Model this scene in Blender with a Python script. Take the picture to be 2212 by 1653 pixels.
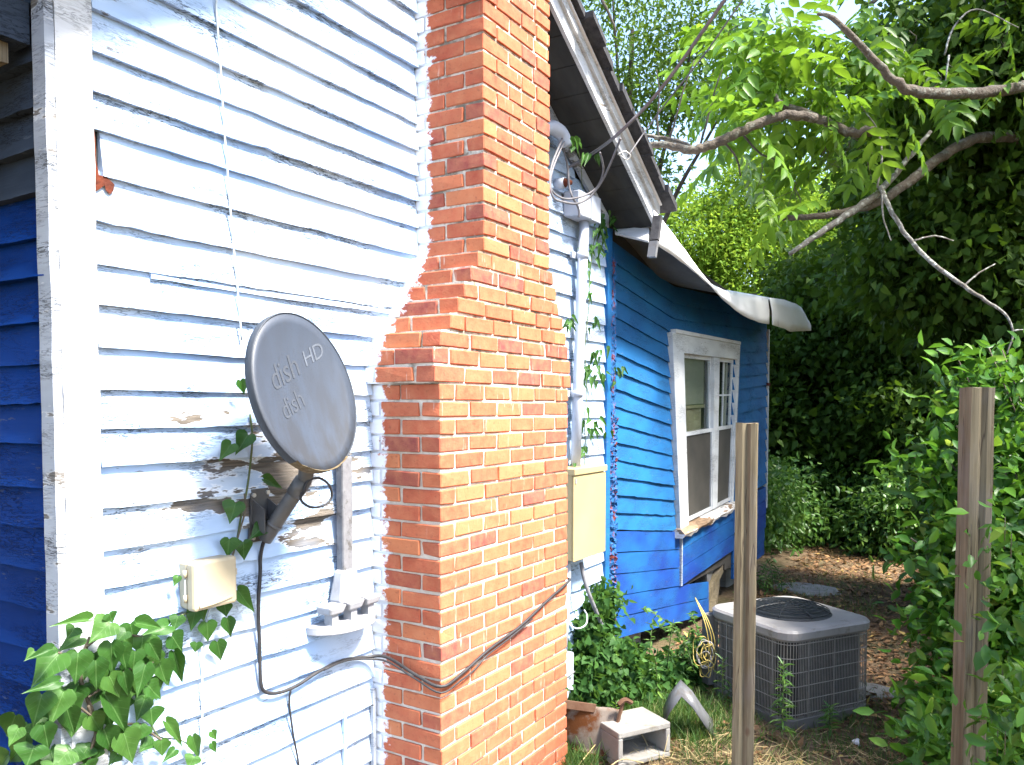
import bpy, bmesh, math, random
import numpy as np
from mathutils import Vector, Matrix
for o in list(bpy.data.objects): bpy.data.objects.remove(o)
SC = bpy.context.scene
COL = SC.collection
RNG = random.Random(11)
NP = np.random.default_rng(5)

# ------------------------------------------------------------------ camera, sky, sun, exposure
TH = math.radians(31.9); PT = math.radians(2.5)
FD = 1728.0; CX = 1106.0; HY = 881.0; PY = HY + FD*math.tan(PT)      # photo measured on a 2212 px wide view
CAM = np.array([2.2, 0.0, 1.8])
RT = np.array([math.cos(TH), math.sin(TH), 0])
FW = np.array([-math.sin(TH)*math.cos(PT), math.cos(TH)*math.cos(PT), -math.sin(PT)])
UP = np.cross(RT, FW)
cd = bpy.data.cameras.new('camera'); co = bpy.data.objects.new('camera', cd); COL.objects.link(co)
co.location = CAM; co.rotation_euler = (math.pi/2-PT, 0, TH)
cd.sensor_width = 36; cd.lens = FD/2212*36; cd.shift_y = (PY-826.5)/2212
cd.clip_start = 0.05; cd.clip_end = 500
SC.camera = co

SUN_EL = math.radians(56); SUN_AZ = math.radians(1)                  # azimuth from +x towards +y
W = bpy.data.worlds.new('World'); SC.world = W; W.use_nodes = True
wn = W.node_tree; bg = wn.nodes['Background']
sky = wn.nodes.new('ShaderNodeTexSky'); sky.sky_type = 'NISHITA'; sky.sun_disc = False
sky.sun_elevation = SUN_EL; sky.sun_rotation = math.pi/2-SUN_AZ
sky.dust_density = 1.5; sky.air_density = 1.0; sky.ozone_density = 1.0
wn.links.new(sky.outputs[0], bg.inputs[0]); bg.inputs[1].default_value = 0.14
sl = bpy.data.lights.new('sun', 'SUN'); so = bpy.data.objects.new('sun', sl); COL.objects.link(so)
sl.energy = 5.0; sl.angle = math.radians(12); sl.color = (1.0, 0.95, 0.87)
sd = Vector((math.cos(SUN_EL)*math.cos(SUN_AZ), math.cos(SUN_EL)*math.sin(SUN_AZ), math.sin(SUN_EL)))
so.rotation_euler = sd.to_track_quat('Z', 'Y').to_euler(); so.location = (8, 3, 12)
VS = SC.view_settings; VS.view_transform = 'Standard'; VS.look = 'None'; VS.gamma = 1; VS.use_curve_mapping = False
VS.exposure = 2.2
CY = SC.cycles; CY.max_bounces = 6; CY.diffuse_bounces = 3; CY.glossy_bounces = 2; CY.transmission_bounces = 3; CY.transparent_max_bounces = 6
CY.use_adaptive_sampling = True; CY.adaptive_threshold = 0.02; CY.use_denoising = True; CY.caustics_reflective = False; CY.caustics_refractive = False

# ------------------------------------------------------------------ pixel -> place helpers
def ray(x, y): return FW + (x-CX)/FD*RT - (y-PY)/FD*UP
def atx(x, y, v=0.0): d = ray(x, y); return CAM + d*(v-CAM[0])/d[0]     # on a plane parallel to the gable wall
def aty(x, y, v): d = ray(x, y); return CAM + d*(v-CAM[1])/d[1]
def atz(x, y, v=0.0): d = ray(x, y); return CAM + d*(v-CAM[2])/d[2]     # on the ground
def atd(x, y, t): return CAM + ray(x, y)*t                              # at a depth in metres
def pj(p):
    q = np.asarray(p, float)-CAM; t = q@FW
    return CX+FD*(q@RT)/t, PY-FD*(q@UP)/t, t

# ------------------------------------------------------------------ object helpers
def tag(o, label=None, cat=None, group=None, kind=None):
    if label: o['label'] = label
    if cat: o['category'] = cat
    if group: o['group'] = group
    if kind: o['kind'] = kind
    return o
def thing(name, loc, label, cat, group=None):
    o = bpy.data.objects.new(name, None); COL.objects.link(o); o.location = loc; o.empty_display_size = .1
    return tag(o, label, cat, group)
def wloc(o):
    v = Vector((0, 0, 0))
    while o: v = v + o.location if o.type == 'EMPTY' or True else v; o = o.parent
    return v
def link(name, me, mat, parent=None, loc=(0, 0, 0)):
    """links a mesh whose vertices are given in world space relative to loc"""
    o = bpy.data.objects.new(name, me); COL.objects.link(o)
    if mat: me.materials.append(mat) if not me.materials else None
    o.location = loc
    if parent:
        o.parent = parent
        o.matrix_parent_inverse = Matrix.Translation(-wpos(parent))
    return o
WP = {}
def wpos(o):
    return Vector(WP.get(o.name, o.location))
def pyd(name, V, F, mat, parent=None, smooth=False, kind=None):
    me = bpy.data.meshes.new(name)
    V = [tuple(map(float, v)) for v in V]
    me.from_pydata(V, [], F); me.update()
    if smooth: me.polygons.foreach_set('use_smooth', [True]*len(me.polygons))
    o = link(name, me, mat, parent)
    if parent: WP[o.name] = Vector((0, 0, 0))
    else: WP[o.name] = Vector((0, 0, 0))
    if kind: o['kind'] = kind
    return o
BOXF = [(0,3,2,1),(4,5,6,7),(0,1,5,4),(1,2,6,5),(2,3,7,6),(3,0,4,7)]
def boxv(x0, x1, y0, y1, z0, z1):
    return [(x0,y0,z0),(x1,y0,z0),(x1,y1,z0),(x0,y1,z0),(x0,y0,z1),(x1,y0,z1),(x1,y1,z1),(x0,y1,z1)]
class MB:
    def __init__(s): s.v = []; s.f = []
    def add(s, V, F):
        n = len(s.v); s.v += [tuple(v) for v in V]; s.f += [tuple(i+n for i in f) for f in F]; return s
    def box(s, *a): return s.add(boxv(*a), BOXF)
    def hexa(s, P): return s.add(P, BOXF)          # 4 bottom, 4 top points
    def bar(s, a, b, w, h, upv=(0,0,1)):
        a = Vector(a); b = Vector(b); d = (b-a).normalized(); u = Vector(upv); sd_ = d.cross(u).normalized(); u = sd_.cross(d).normalized()
        P = []
        for q in (a, b):
            for i, j in ((-1,-1),(1,-1),(1,1),(-1,1)): P.append(q+sd_*(i*w/2)+u*(j*h/2))
        return s.add(P, [(0,1,2,3),(7,6,5,4),(0,4,5,1),(1,5,6,2),(2,6,7,3),(3,7,4,0)])
    def tube(s, pts, r, n=8, caps=True):
        pts = [Vector(p) for p in pts]; k = len(pts); rs = r if isinstance(r, (list, tuple, np.ndarray)) else [r]*k
        b0 = len(s.v); prev = None
        for i, p in enumerate(pts):
            d = (pts[min(i+1, k-1)]-pts[max(i-1, 0)])
            d = d.normalized() if d.length > 1e-9 else Vector((0, 0, 1))
            if prev is None:
                a = Vector((0, 0, 1)) if abs(d.z) < .9 else Vector((1, 0, 0)); u = d.cross(a).normalized()
            else:
                u = prev-d*prev.dot(d); u = u.normalized() if u.length > 1e-6 else d.orthogonal().normalized()
            prev = u; w = d.cross(u)
            for j in range(n):
                t = 2*math.pi*j/n; s.v.append(tuple(p+(u*math.cos(t)+w*math.sin(t))*rs[i]))
        for i in range(k-1):
            for j in range(n):
                a = b0+i*n+j; b = b0+i*n+(j+1) % n; s.f.append((a, b, b+n, a+n))
        if caps: s.f.append(tuple(b0+j for j in range(n))[::-1]); s.f.append(tuple(b0+(k-1)*n+j for j in range(n)))
        return s
    def lathe(s, prof, n=24, c=(0,0,0)):
        b0 = len(s.v)
        for (r, z) in prof:
            for j in range(n):
                t = 2*math.pi*j/n; s.v.append((c[0]+r*math.cos(t), c[1]+r*math.sin(t), c[2]+z))
        for i in range(len(prof)-1):
            for j in range(n):
                a = b0+i*n+j; b = b0+i*n+(j+1) % n; s.f.append((a, b, b+n, a+n))
        return s
    def build(s, name, mat, parent=None, smooth=False, kind=None, bevel=0):
        o = pyd(name, s.v, s.f, mat, parent, smooth, kind)
        if bevel:
            m = o.modifiers.new('bevel', 'BEVEL'); m.width = bevel; m.segments = 2; m.limit_method = 'ANGLE'
        return o
def box(name, a, mat, parent=None, bevel=0): return MB().box(*a).build(name, mat, parent, bevel=bevel)
def smooth_path(P, n=6):
    P = [Vector(p) for p in P]; out = []
    Q = [P[0]*2-P[1]]+P+[P[-1]*2-P[-2]]
    for i in range(1, len(Q)-2):
        for k in range(n):
            t = k/n; a, b, c, d = Q[i-1], Q[i], Q[i+1], Q[i+2]
            out.append(.5*((2*b)+(c-a)*t+(2*a-5*b+4*c-d)*t*t+(3*b-a-3*c+d)*t**3))
    out.append(P[-1]); return out
def noise1(x, s=0): # cheap smooth noise
    return math.sin(x*2.1+s*1.7)*.5+math.sin(x*5.3+s*3.1)*.3+math.sin(x*11.7+s*.9)*.2

# ------------------------------------------------------------------ materials
class NT:
    def __init__(s, name):
        s.m = bpy.data.materials.new(name); s.m.use_nodes = True; s.t = s.m.node_tree; s.n = s.t.nodes
        s.b = s.n['Principled BSDF']; s.out = s.n['Material Output']
        g = s.n.new('ShaderNodeNewGeometry'); s.pos = g.outputs['Position']; s.geo = g
    def lk(s, a, b): s.t.links.new(a, b)
    def put(s, sock, v):
        if hasattr(v, 'is_output') or hasattr(v, 'node'): s.lk(v, sock)
        elif isinstance(v, (tuple, list)) and len(v) == 3 and sock.type == 'RGBA': sock.default_value = (*v, 1)
        else: sock.default_value = v
    def map(s, sc, off=(0,0,0), vec=None):
        m = s.n.new('ShaderNodeMapping'); s.lk(vec or s.pos, m.inputs[0]); m.inputs['Scale'].default_value = sc; m.inputs['Location'].default_value = off; return m.outputs[0]
    def noise(s, vec, scale=1, detail=4, rough=.55, dist=0):
        t = s.n.new('ShaderNodeTexNoise'); s.lk(vec, t.inputs['Vector']); t.inputs['Scale'].default_value = scale
        t.inputs['Detail'].default_value = detail; t.inputs['Roughness'].default_value = rough; t.inputs['Distortion'].default_value = dist; return t.outputs['Fac']
    def voro(s, vec, scale=1, feat='F1'):
        t = s.n.new('ShaderNodeTexVoronoi'); t.feature = feat; s.lk(vec, t.inputs['Vector']); t.inputs['Scale'].default_value = scale; return t.outputs['Distance']
    def ramp(s, fac, stops, interp='LINEAR'):
        r = s.n.new('ShaderNodeValToRGB'); r.color_ramp.interpolation = interp; e = r.color_ramp.elements
        while len(e) < len(stops): e.new(.5)
        for k, (p, c) in enumerate(stops):
            e[k].position = p; e[k].color = (c, c, c, 1) if isinstance(c, (int, float)) else (*c, 1)
        s.put(r.inputs[0], fac); return r.outputs[0]
    def mix(s, f, a, b, mode='MIX'):
        m = s.n.new('ShaderNodeMix'); m.data_type = 'RGBA'; m.blend_type = mode
        s.put(m.inputs[0], f); s.put(m.inputs[6], a); s.put(m.inputs[7], b); return m.outputs[2]
    def math(s, op, a, b=0.0, clamp=False):
        m = s.n.new('ShaderNodeMath'); m.operation = op; m.use_clamp = clamp; s.put(m.inputs[0], a); s.put(m.inputs[1], b); return m.outputs[0]
    def sep(s, vec=None):
        m = s.n.new('ShaderNodeSeparateXYZ'); s.lk(vec or s.pos, m.inputs[0]); return m.outputs
    def rng(s, v, a, b, c=0.0, d=1.0):
        m = s.n.new('ShaderNodeMapRange'); s.put(m.inputs[0], v); 
        for i, q in enumerate((a, b, c, d)): m.inputs[i+1].default_value = q
        return m.outputs[0]
    def bump(s, h, st=.3, dist=.01, nrm=None):
        m = s.n.new('ShaderNodeBump'); m.inputs['Strength'].default_value = st; m.inputs['Distance'].default_value = dist; s.lk(h, m.inputs['Height'])
        if nrm: s.lk(nrm, m.inputs['Normal'])
        s.lk(m.outputs[0], s.b.inputs['Normal']); return m.outputs[0]
    def orand(s):
        return s.n.new('ShaderNodeObjectInfo').outputs['Random']
    def attr(s, name):
        a = s.n.new('ShaderNodeAttribute'); a.attribute_name = name; return a.outputs['Fac']
    def fin(s, col, rough=.7, metal=0.0, spec=.3):
        s.put(s.b.inputs['Base Color'], col); s.put(s.b.inputs['Roughness'], rough); s.put(s.b.inputs['Metallic'], metal); s.b.inputs['Specular IOR Level'].default_value = spec
        return s.m
def pmat(name, c1, c2, scale=8, rough=.7, stretch=(1,1,1), bump=.2, bscale=60, bdist=.003, metal=0.0, spec=.3, dirt=None, dscale=3, dthr=.6):
    k = NT(name); v = k.map(stretch)
    col = k.ramp(k.noise(v, scale, 5), [(.3, c1), (.7, c2)])
    if dirt: col = k.mix(k.ramp(k.noise(k.map(stretch, (3.1, 7.7, 1.3)), dscale, 6, .65), [(dthr-.05, 0), (dthr+.06, 1)]), col, dirt)
    if bump: k.bump(k.noise(v, bscale, 4), bump, bdist)
    return k.fin(col, rough, metal, spec)

def siding(name, paint, paint2, wood=(.2,.17,.145), bias=None, thr=.70, flake=(.8,.83,.88), shift=0.0, ck=.95, spec=.25):
    k = NT(name); o = k.sep()
    ys = k.math('ADD', o[0], o[1])
    big = k.noise(k.map((1.0, 1.1, 1.6), (shift, 0, 0)), 2.0, 2)
    col = k.mix(k.ramp(big, [(.35, 0), (.65, 1)]), paint, paint2)
    rnd = k.orand(); col = k.mix(k.rng(rnd, 0, 1, 0, .22), col, paint2)
    # alligator cracks and lifted flakes that clump
    cr = k.noise(k.map((16, 16, 120), (shift, 1, 2)), 1.0, 3, .6, .8)
    crm = k.ramp(k.math('ABSOLUTE', k.math('SUBTRACT', cr, .5)), [(.012, 1), (.045, 0)])
    cl = k.ramp(k.noise(k.map((2.6, 2.6, 8), (shift+5, 0, 0)), 1.0, 3), [(.46, 0), (.60, 1)])
    crk = k.math('MULTIPLY', crm, cl)
    ch = k.ramp(k.noise(k.map((13, 13, 75), (shift+2, 7, 0)), 1.0, 3, .6), [(.665, 0), (.68, 1)])
    ch = k.math('MULTIPLY', ch, k.ramp(k.noise(k.map((1.7, 1.7, 4), (shift+8, 0, 0)), 1.0, 2), [(.44, 0), (.58, 1)]))
    # bare wood where paint has come off
    pn = k.noise(k.map((2.6, 2.6, 11), (shift, 4, 0)), 1.0, 5, .62)
    if bias:
        cy, cz, ry, rz, amt = bias
        dy = k.math('DIVIDE', k.math('SUBTRACT', o[1], cy), ry); dz = k.math('DIVIDE', k.math('SUBTRACT', o[2], cz), rz)
        dd = k.math('ADD', k.math('MULTIPLY', dy, dy), k.math('MULTIPLY', dz, dz))
        pn = k.math('ADD', pn, k.rng(dd, 0, 1.2, amt, 0))
    patch = k.ramp(pn, [(thr, 0), (thr+.012, 1)])
    rim = k.ramp(pn, [(thr-.025, 0), (thr-.012, 1)])
    grain = k.noise(k.map((5, 5, 160)), 1.0, 3, .6)
    wcol = k.ramp(grain, [(.3, tuple(c*.45 for c in wood)), (.55, wood), (.75, tuple(min(1, c*1.5) for c in wood))])
    col = k.mix(k.math('MULTIPLY', rim, .55), col, flake)
    col = k.mix(k.math('MULTIPLY', crk, ck), col, tuple(c*.13 for c in paint2))
    col = k.mix(k.math('MULTIPLY', ch, ck*.9), col, wcol); col = k.mix(patch, col, wcol)
    dirt = k.ramp(k.noise(k.map((1.5, 1.5, 5), (9+shift, 0, 0)), 3, 2), [(.5, 0), (.8, .35)])
    col = k.mix(dirt, col, tuple(c*.55 for c in paint2))
    h = k.math('SUBTRACT', k.math('MULTIPLY', grain, .35), k.math('ADD', k.math('MULTIPLY', crk, .8), k.math('MULTIPLY', patch, .9)))
    k.bump(h, .55, .0035)
    return k.fin(col, .62, 0, spec)

M = {}
M['white_siding'] = siding('peeling_white_paint', (.54,.62,.73), (.33,.47,.69), wood=(.13,.112,.094), bias=(1.95, 1.58, .66, .40, .25), thr=.735)  # bluish second tone also puts the tint of shade into the paint
M['front_blue'] = siding('dark_blue_paint', (.003,.034,.19), (.0025,.024,.13), wood=(.10,.11,.13), thr=.78, flake=(.06,.09,.17), shift=3, ck=.6, spec=.04)
M['front_grey'] = siding('weathered_grey_paint', (.042,.056,.082), (.024,.034,.052), wood=(.035,.033,.03), thr=.66, flake=(.09,.11,.14), shift=6, ck=.7, spec=.06)
M['annex_blue'] = siding('bright_blue_paint', (.014,.125,.31), (.011,.098,.27), wood=(.24,.22,.20), thr=.775, flake=(.3,.35,.4), shift=9, ck=.35)
M['skirt_blue'] = siding('deep_blue_paint', (.010,.098,.29), (.007,.040,.23), wood=(.30,.27,.24), thr=.82, flake=(.5,.55,.6), shift=14, ck=.3)
M['trim_white'] = siding('chipped_white_trim', (.60,.61,.62), (.50,.52,.55), wood=(.26,.23,.2), thr=.71, shift=21, ck=.55)
M['trim_side'] = siding('worn_shade_grey_trim', (.42,.45,.50), (.30,.33,.38), wood=(.16,.15,.14), thr=.58, flake=(.6,.6,.6), shift=23)
def mk_rot():
    k = NT('rotten_blue_red_wood'); v = k.map((1, 1, .45))
    col = k.ramp(k.noise(v, 34, 5, .7), [(.30, (.02,.012,.012)), (.40, (.012,.07,.2)), (.52, (.02,.12,.32)), (.60, (.16,.03,.018)), (.68, (.10,.02,.014)), (.76, (.42,.44,.46))])
    k.bump(k.noise(v, 70, 5, .7), 1.0, .015); return k.fin(col, .9, 0, .2)
M['rot'] = mk_rot()
M['rust'] = pmat('red_rust', (.13,.026,.008), (.06,.013,.006), 26, .9, bump=.8, bscale=120, bdist=.004)
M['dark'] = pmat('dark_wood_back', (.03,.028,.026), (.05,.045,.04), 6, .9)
M['soffit'] = pmat('dark_soffit_board', (.022,.024,.026), (.05,.05,.047), 5, .85, (2,.5,1), .4, 50)
M['shingle'] = pmat('black_shingle', (.02,.02,.024), (.055,.055,.06), 30, .95, bump=.8, bscale=200)
M['metal_white'] = pmat('white_roof_metal', (.82,.81,.82), (.70,.69,.71), 3, .45, bump=.1, bscale=12, bdist=.01, spec=.5, dirt=(.33,.31,.32), dscale=5, dthr=.68)
M['metal_under'] = pmat('dull_metal_underside', (.16,.16,.15), (.09,.09,.085), 4, .7)
M['dish'] = None
M['galv'] = pmat('galvanised_metal', (.17,.172,.185), (.12,.12,.13), 40, .65, metal=.0, dirt=(.075,.072,.07), dscale=30, dthr=.60)
M['galv_light'] = pmat('pale_painted_metal', (.30,.305,.325), (.22,.225,.245), 12, .5, dirt=(.35,.34,.35), dscale=25, dthr=.64)
M['bracket'] = pmat('dark_grey_steel', (.075,.075,.08), (.11,.105,.10), 20, .5, metal=.2)
M['bolt'] = pmat('bolt_steel', (.45,.44,.42), (.6,.58,.55), 40, .4, metal=.6)
M['cable'] = pmat('black_cable', (.02,.02,.022), (.035,.033,.035), 30, .55, bump=.05)
M['cable_grey'] = pmat('grey_wire', (.16,.15,.16), (.10,.10,.11), 30, .6)
M['cable_white'] = pmat('pale_wire', (.5,.55,.6), (.35,.42,.45), 30, .6)
M['wire_yellow'] = pmat('yellow_wire', (.50,.38,.10), (.35,.27,.08), 30, .6)
M['wire_pale'] = pmat('pale_loose_wire', (.5,.45,.38), (.3,.3,.32), 30, .6)
M['beige'] = pmat('beige_plastic', (.42,.36,.25), (.36,.30,.20), 5, .45, bump=.04, dirt=(.34,.26,.15), dscale=9, dthr=.68)
M['tan'] = pmat('tan_enclosure_paint', (.36,.285,.15), (.31,.24,.12), 3, .5, bump=.03, dirt=(.36,.27,.12), dscale=5, dthr=.66)
M['conduit'] = pmat('white_conduit_paint', (.42,.45,.51), (.33,.36,.43), 6, .5, (1,1,.4), dirt=(.33,.35,.37), dscale=9, dthr=.66)
M['glass'] = None
M['screen'] = pmat('insect_screen', (.045,.043,.038), (.065,.06,.052), 5, .8, bump=.3, bscale=400, bdist=.001)
M['blind'] = pmat('beige_blind', (.40,.38,.31), (.33,.32,.27), 3, .8)
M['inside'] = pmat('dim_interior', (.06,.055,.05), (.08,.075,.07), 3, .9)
M['ac'] = pmat('grey_ac_paint', (.10,.095,.09), (.14,.135,.13), 6, .5, bump=.05, dirt=(.12,.10,.08), dscale=7, dthr=.62)
M['ac_top'] = pmat('pale_grey_ac_lid', (.275,.26,.25), (.21,.20,.192), 6, .42, bump=.05, dirt=(.15,.13,.11), dscale=9, dthr=.64)
M['ac_dark'] = pmat('black_fan_guard', (.012,.015,.017), (.025,.028,.03), 12, .5)
M['wire_grey'] = pmat('grille_wire_grey', (.24,.225,.20), (.18,.17,.15), 20, .55, bump=0)
M['fin'] = pmat('dark_coil', (.028,.026,.023), (.045,.042,.038), 30, .7, (1,1,.1))
M['post'] = None
M['concrete'] = pmat('concrete_block', (.30,.285,.26), (.20,.185,.165), 8, .95, bump=.7, bscale=160, bdist=.003, dirt=(.17,.15,.12), dscale=8, dthr=.62)
M['rusty'] = pmat('rusty_sheet', (.115,.088,.07), (.17,.145,.125), 5, .9, bump=.4, bscale=90, dirt=(.085,.030,.010), dscale=6, dthr=.50, spec=.1)
M['rusty_rail'] = pmat('rusty_rail', (.12,.066,.04), (.085,.04,.022), 14, .9, bump=.5)
M['flash'] = pmat('grey_flashing', (.17,.175,.185), (.11,.11,.115), 7, .5, metal=.3, dirt=(.12,.11,.1), dscale=10, dthr=.63)
M['bark'] = pmat('lichen_bark', (.065,.052,.040), (.12,.10,.08), 9, .95, (1,1,1), .9, 40, .02, dirt=(.16,.16,.135), dscale=16, dthr=.58)
M['bark_dark'] = pmat('dark_bark', (.035,.03,.024), (.07,.06,.048), 9, .95, (1,1,.4), .8, 30, .02)
M['bark_pale'] = pmat('pale_dead_branch', (.20,.19,.17), (.12,.105,.09), 20, .95, (1,1,1), .8, 60, .01, dirt=(.42,.43,.40), dscale=25, dthr=.56)
M['stem'] = pmat('green_stem', (.06,.09,.03), (.10,.12,.05), 20, .7)
M['stem_brown'] = pmat('brown_stem', (.07,.055,.04), (.12,.10,.07), 30, .8)
M['drygrass'] = pmat('dry_straw', (.45,.35,.17), (.33,.25,.12), 20, .8)
M['fence_metal'] = pmat('old_fence_metal', (.13,.12,.11), (.2,.18,.16), 20, .7, metal=.2)

def leafmat(name, stops, trans=(.35,.55,.06), tf=.35, rough=.42, spec=.35, obj=False):
    k = NT(name)
    f = k.orand() if obj else k.attr('rnd')
    col = k.ramp(f, stops)
    nz = k.noise(k.map((1, 1, 1)), 14, 3); col = k.mix(k.rng(nz, .3, .7, 0, .30), col, tuple(c*.6 for c in stops[0][1]))
    k.fin(col, rough, 0, spec)
    t = k.n.new('ShaderNodeBsdfTranslucent'); tc = k.mix(.55, col, trans); k.lk(tc, t.inputs[0])
    mx = k.n.new('ShaderNodeMixShader'); mx.inputs[0].default_value = tf; k.lk(k.b.outputs[0], mx.inputs[1]); k.lk(t.outputs[0], mx.inputs[2])
    k.lk(mx.outputs[0], k.out.inputs[0]); return k.m
def mk_ivy():
    k = NT('ivy_leaf'); tc = k.n.new('ShaderNodeTexCoord'); o = k.sep(tc.outputs['Object'])
    col = k.ramp(k.orand(), [(0,(.018,.062,.010)),(.5,(.032,.095,.016)),(1,(.055,.130,.024))])
    nz = k.noise(k.map((1, 1, 1)), 45, 3, .6); col = k.mix(k.rng(nz, .3, .7, 0, .45), col, (.018,.058,.010))
    s_ = k.math('ABSOLUTE', o[1]); rib = k.ramp(s_, [(.010, 1), (.024, 0)])
    fr = k.math('FRACT', k.math('MULTIPLY', k.math('SUBTRACT', o[0], k.math('MULTIPLY', s_, .75)), 5.5)); vein = k.math('MULTIPLY', k.ramp(k.math('ABSOLUTE', k.math('SUBTRACT', fr, .5)), [(.02, 1), (.07, 0)]), k.rng(k.noise(k.map((1, 1, 1)), 30, 2), .35, .65, 0, .45))
    v = k.math('MAXIMUM', rib, vein); col = k.mix(k.math('MULTIPLY', v, .55), col, (.10,.19,.06))
    k.bump(v, .5, .002); k.fin(col, .45, 0, .28)
    t = k.n.new('ShaderNodeBsdfTranslucent'); k.lk(k.mix(.5, col, (.12,.28,.03)), t.inputs[0])
    mx = k.n.new('ShaderNodeMixShader'); mx.inputs[0].default_value = .22; k.lk(k.b.outputs[0], mx.inputs[1]); k.lk(t.outputs[0], mx.inputs[2]); k.lk(mx.outputs[0], k.out.inputs[0]); return k.m
M['lf_ivy'] = mk_ivy()
M['lf_ivy_s'] = leafmat('small_ivy_leaf', [(0,(.014,.048,.012)),(.5,(.032,.085,.02)),(1,(.07,.15,.03))], (.2,.4,.05), .25, .6, .12)
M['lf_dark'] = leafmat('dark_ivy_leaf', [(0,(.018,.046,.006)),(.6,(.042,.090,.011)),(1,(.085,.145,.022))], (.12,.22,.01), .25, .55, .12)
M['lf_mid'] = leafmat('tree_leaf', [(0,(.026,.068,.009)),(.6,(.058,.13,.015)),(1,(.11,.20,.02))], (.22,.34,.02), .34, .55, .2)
M['lf_bright'] = leafmat('sunlit_leaf', [(0,(.042,.115,.010)),(.6,(.085,.19,.015)),(1,(.17,.27,.02))], (.27,.46,.03), .44)
M['lf_far'] = leafmat('far_leaf', [(0,(.06,.14,.016)),(.6,(.14,.26,.025)),(1,(.24,.36,.04))], (.38,.52,.05), .45, .6, .1)
M['lf_shrub'] = leafmat('shrub_leaf', [(0,(.016,.060,.008)),(.5,(.036,.115,.012)),(.8,(.10,.225,.018)),(1,(.27,.33,.04))], (.18,.40,.03), .28, .42, .3)
M['lf_weed'] = leafmat('weed_leaf', [(0,(.030,.090,.018)),(.6,(.07,.16,.03)),(1,(.15,.25,.05))], (.2,.4,.05), .28)
M['grass'] = leafmat('grass_blade', [(0,(.03,.085,.02)),(.6,(.07,.15,.03)),(.9,(.16,.2,.06)),(1,(.36,.30,.15))], (.25,.4,.05), .3, .6)
M['litter'] = leafmat('dead_leaf', [(0,(.075,.04,.02)),(.4,(.16,.085,.04)),(.75,(.26,.14,.06)),(.93,(.38,.22,.09)),(1,(.55,.42,.10))], (.3,.2,.05), .1, .7)

def mk_dish():
    k = NT('grey_dish_paint'); o = k.sep()
    base = k.ramp(k.noise(k.map((1,1,1)), 3, 4), [(.3, (.034,.043,.062)), (.7, (.042,.052,.073))])
    st = k.noise(k.map((6, 9, 2.2), (0, 0, 0)), 2.0, 4, .6)
    low = k.rng(k.math('ADD', o[2], k.math('MULTIPLY', o[1], -.25)), 1.05, 1.5, 1, 0)
    f = k.math('MULTIPLY', k.ramp(st, [(.40, 0), (.62, 1)]), k.rng(low, 0, 1, .15, .85))
    col = k.mix(f, base, (.026,.023,.021))
    sp = k.ramp(k.noise(k.map((1,1,1), (4, 4, 4)), 160, 2), [(.66, 0), (.72, .6)])
    col = k.mix(sp, col, (.024,.025,.03))
    k.bump(k.noise(k.map((1,1,1)), 220, 3), .12, .001)
    return k.fin(col, .5, 0, .4)
M['dish'] = mk_dish()
M['dish_rim'] = pmat('dirty_rim', (.028,.034,.045), (.038,.044,.055), 5, .6)
M['dish_low'] = pmat('mossy_rim', (.07,.045,.02), (.15,.12,.07), 50, .9, bump=.8, bscale=150)
M['print'] = pmat('faded_print', (.085,.097,.12), (.066,.075,.092), 60, .6, bump=0)
M['print_faint'] = pmat('worn_faint_print', (.050,.057,.071), (.042,.048,.060), 60, .6, bump=0)

def mk_glass():
    k = NT('window_glass'); k.n.remove(k.b)
    g = k.n.new('ShaderNodeBsdfGlossy'); g.inputs['Roughness'].default_value = .03; g.inputs[0].default_value = (.8,.85,.85,1)
    t = k.n.new('ShaderNodeBsdfTransparent'); t.inputs[0].default_value = (.82,.86,.84,1)
    fr = k.n.new('ShaderNodeFresnel'); fr.inputs[0].default_value = 1.5
    m = k.n.new('ShaderNodeMixShader'); k.lk(k.math('MULTIPLY', fr.outputs[0], k.math('SUBTRACT', 1.0, k.geo.outputs['Backfacing'])), m.inputs[0]); k.lk(t.outputs[0], m.inputs[1]); k.lk(g.outputs[0], m.inputs[2])
    k.lk(m.outputs[0], k.out.inputs[0]); return k.m
M['glass'] = mk_glass()
def mk_post():
    k = NT('weathered_post_wood')
    g = k.noise(k.map((55, 55, 2.2)), 1.0, 5, .6, .4)
    col = k.ramp(g, [(.25, (.07,.054,.033)), (.5, (.132,.108,.068)), (.75, (.185,.155,.103))])
    ck = k.ramp(k.math('ABSOLUTE', k.math('SUBTRACT', k.noise(k.map((26, 26, .9), (2, 3, 0)), 1.0, 2), .5)), [(0, 1), (.012, 0)])
    col = k.mix(k.math('MULTIPLY', ck, .85), col, (.05,.035,.025))
    st = k.ramp(k.noise(k.map((6, 6, 2.5)), 1.5, 5), [(.5, 0), (.72, .55)]); col = k.mix(st, col, (.15,.13,.115))
    kn = k.voro(k.map((4, 4, 2.6)), 1.6); col = k.mix(k.ramp(kn, [(.05, .8), (.10, 0)]), col, (.09,.055,.035))
    k.bump(k.math('SUBTRACT', g, ck), .6, .004); return k.fin(col, .85, 0, .2)
M['post'] = mk_post()
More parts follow.
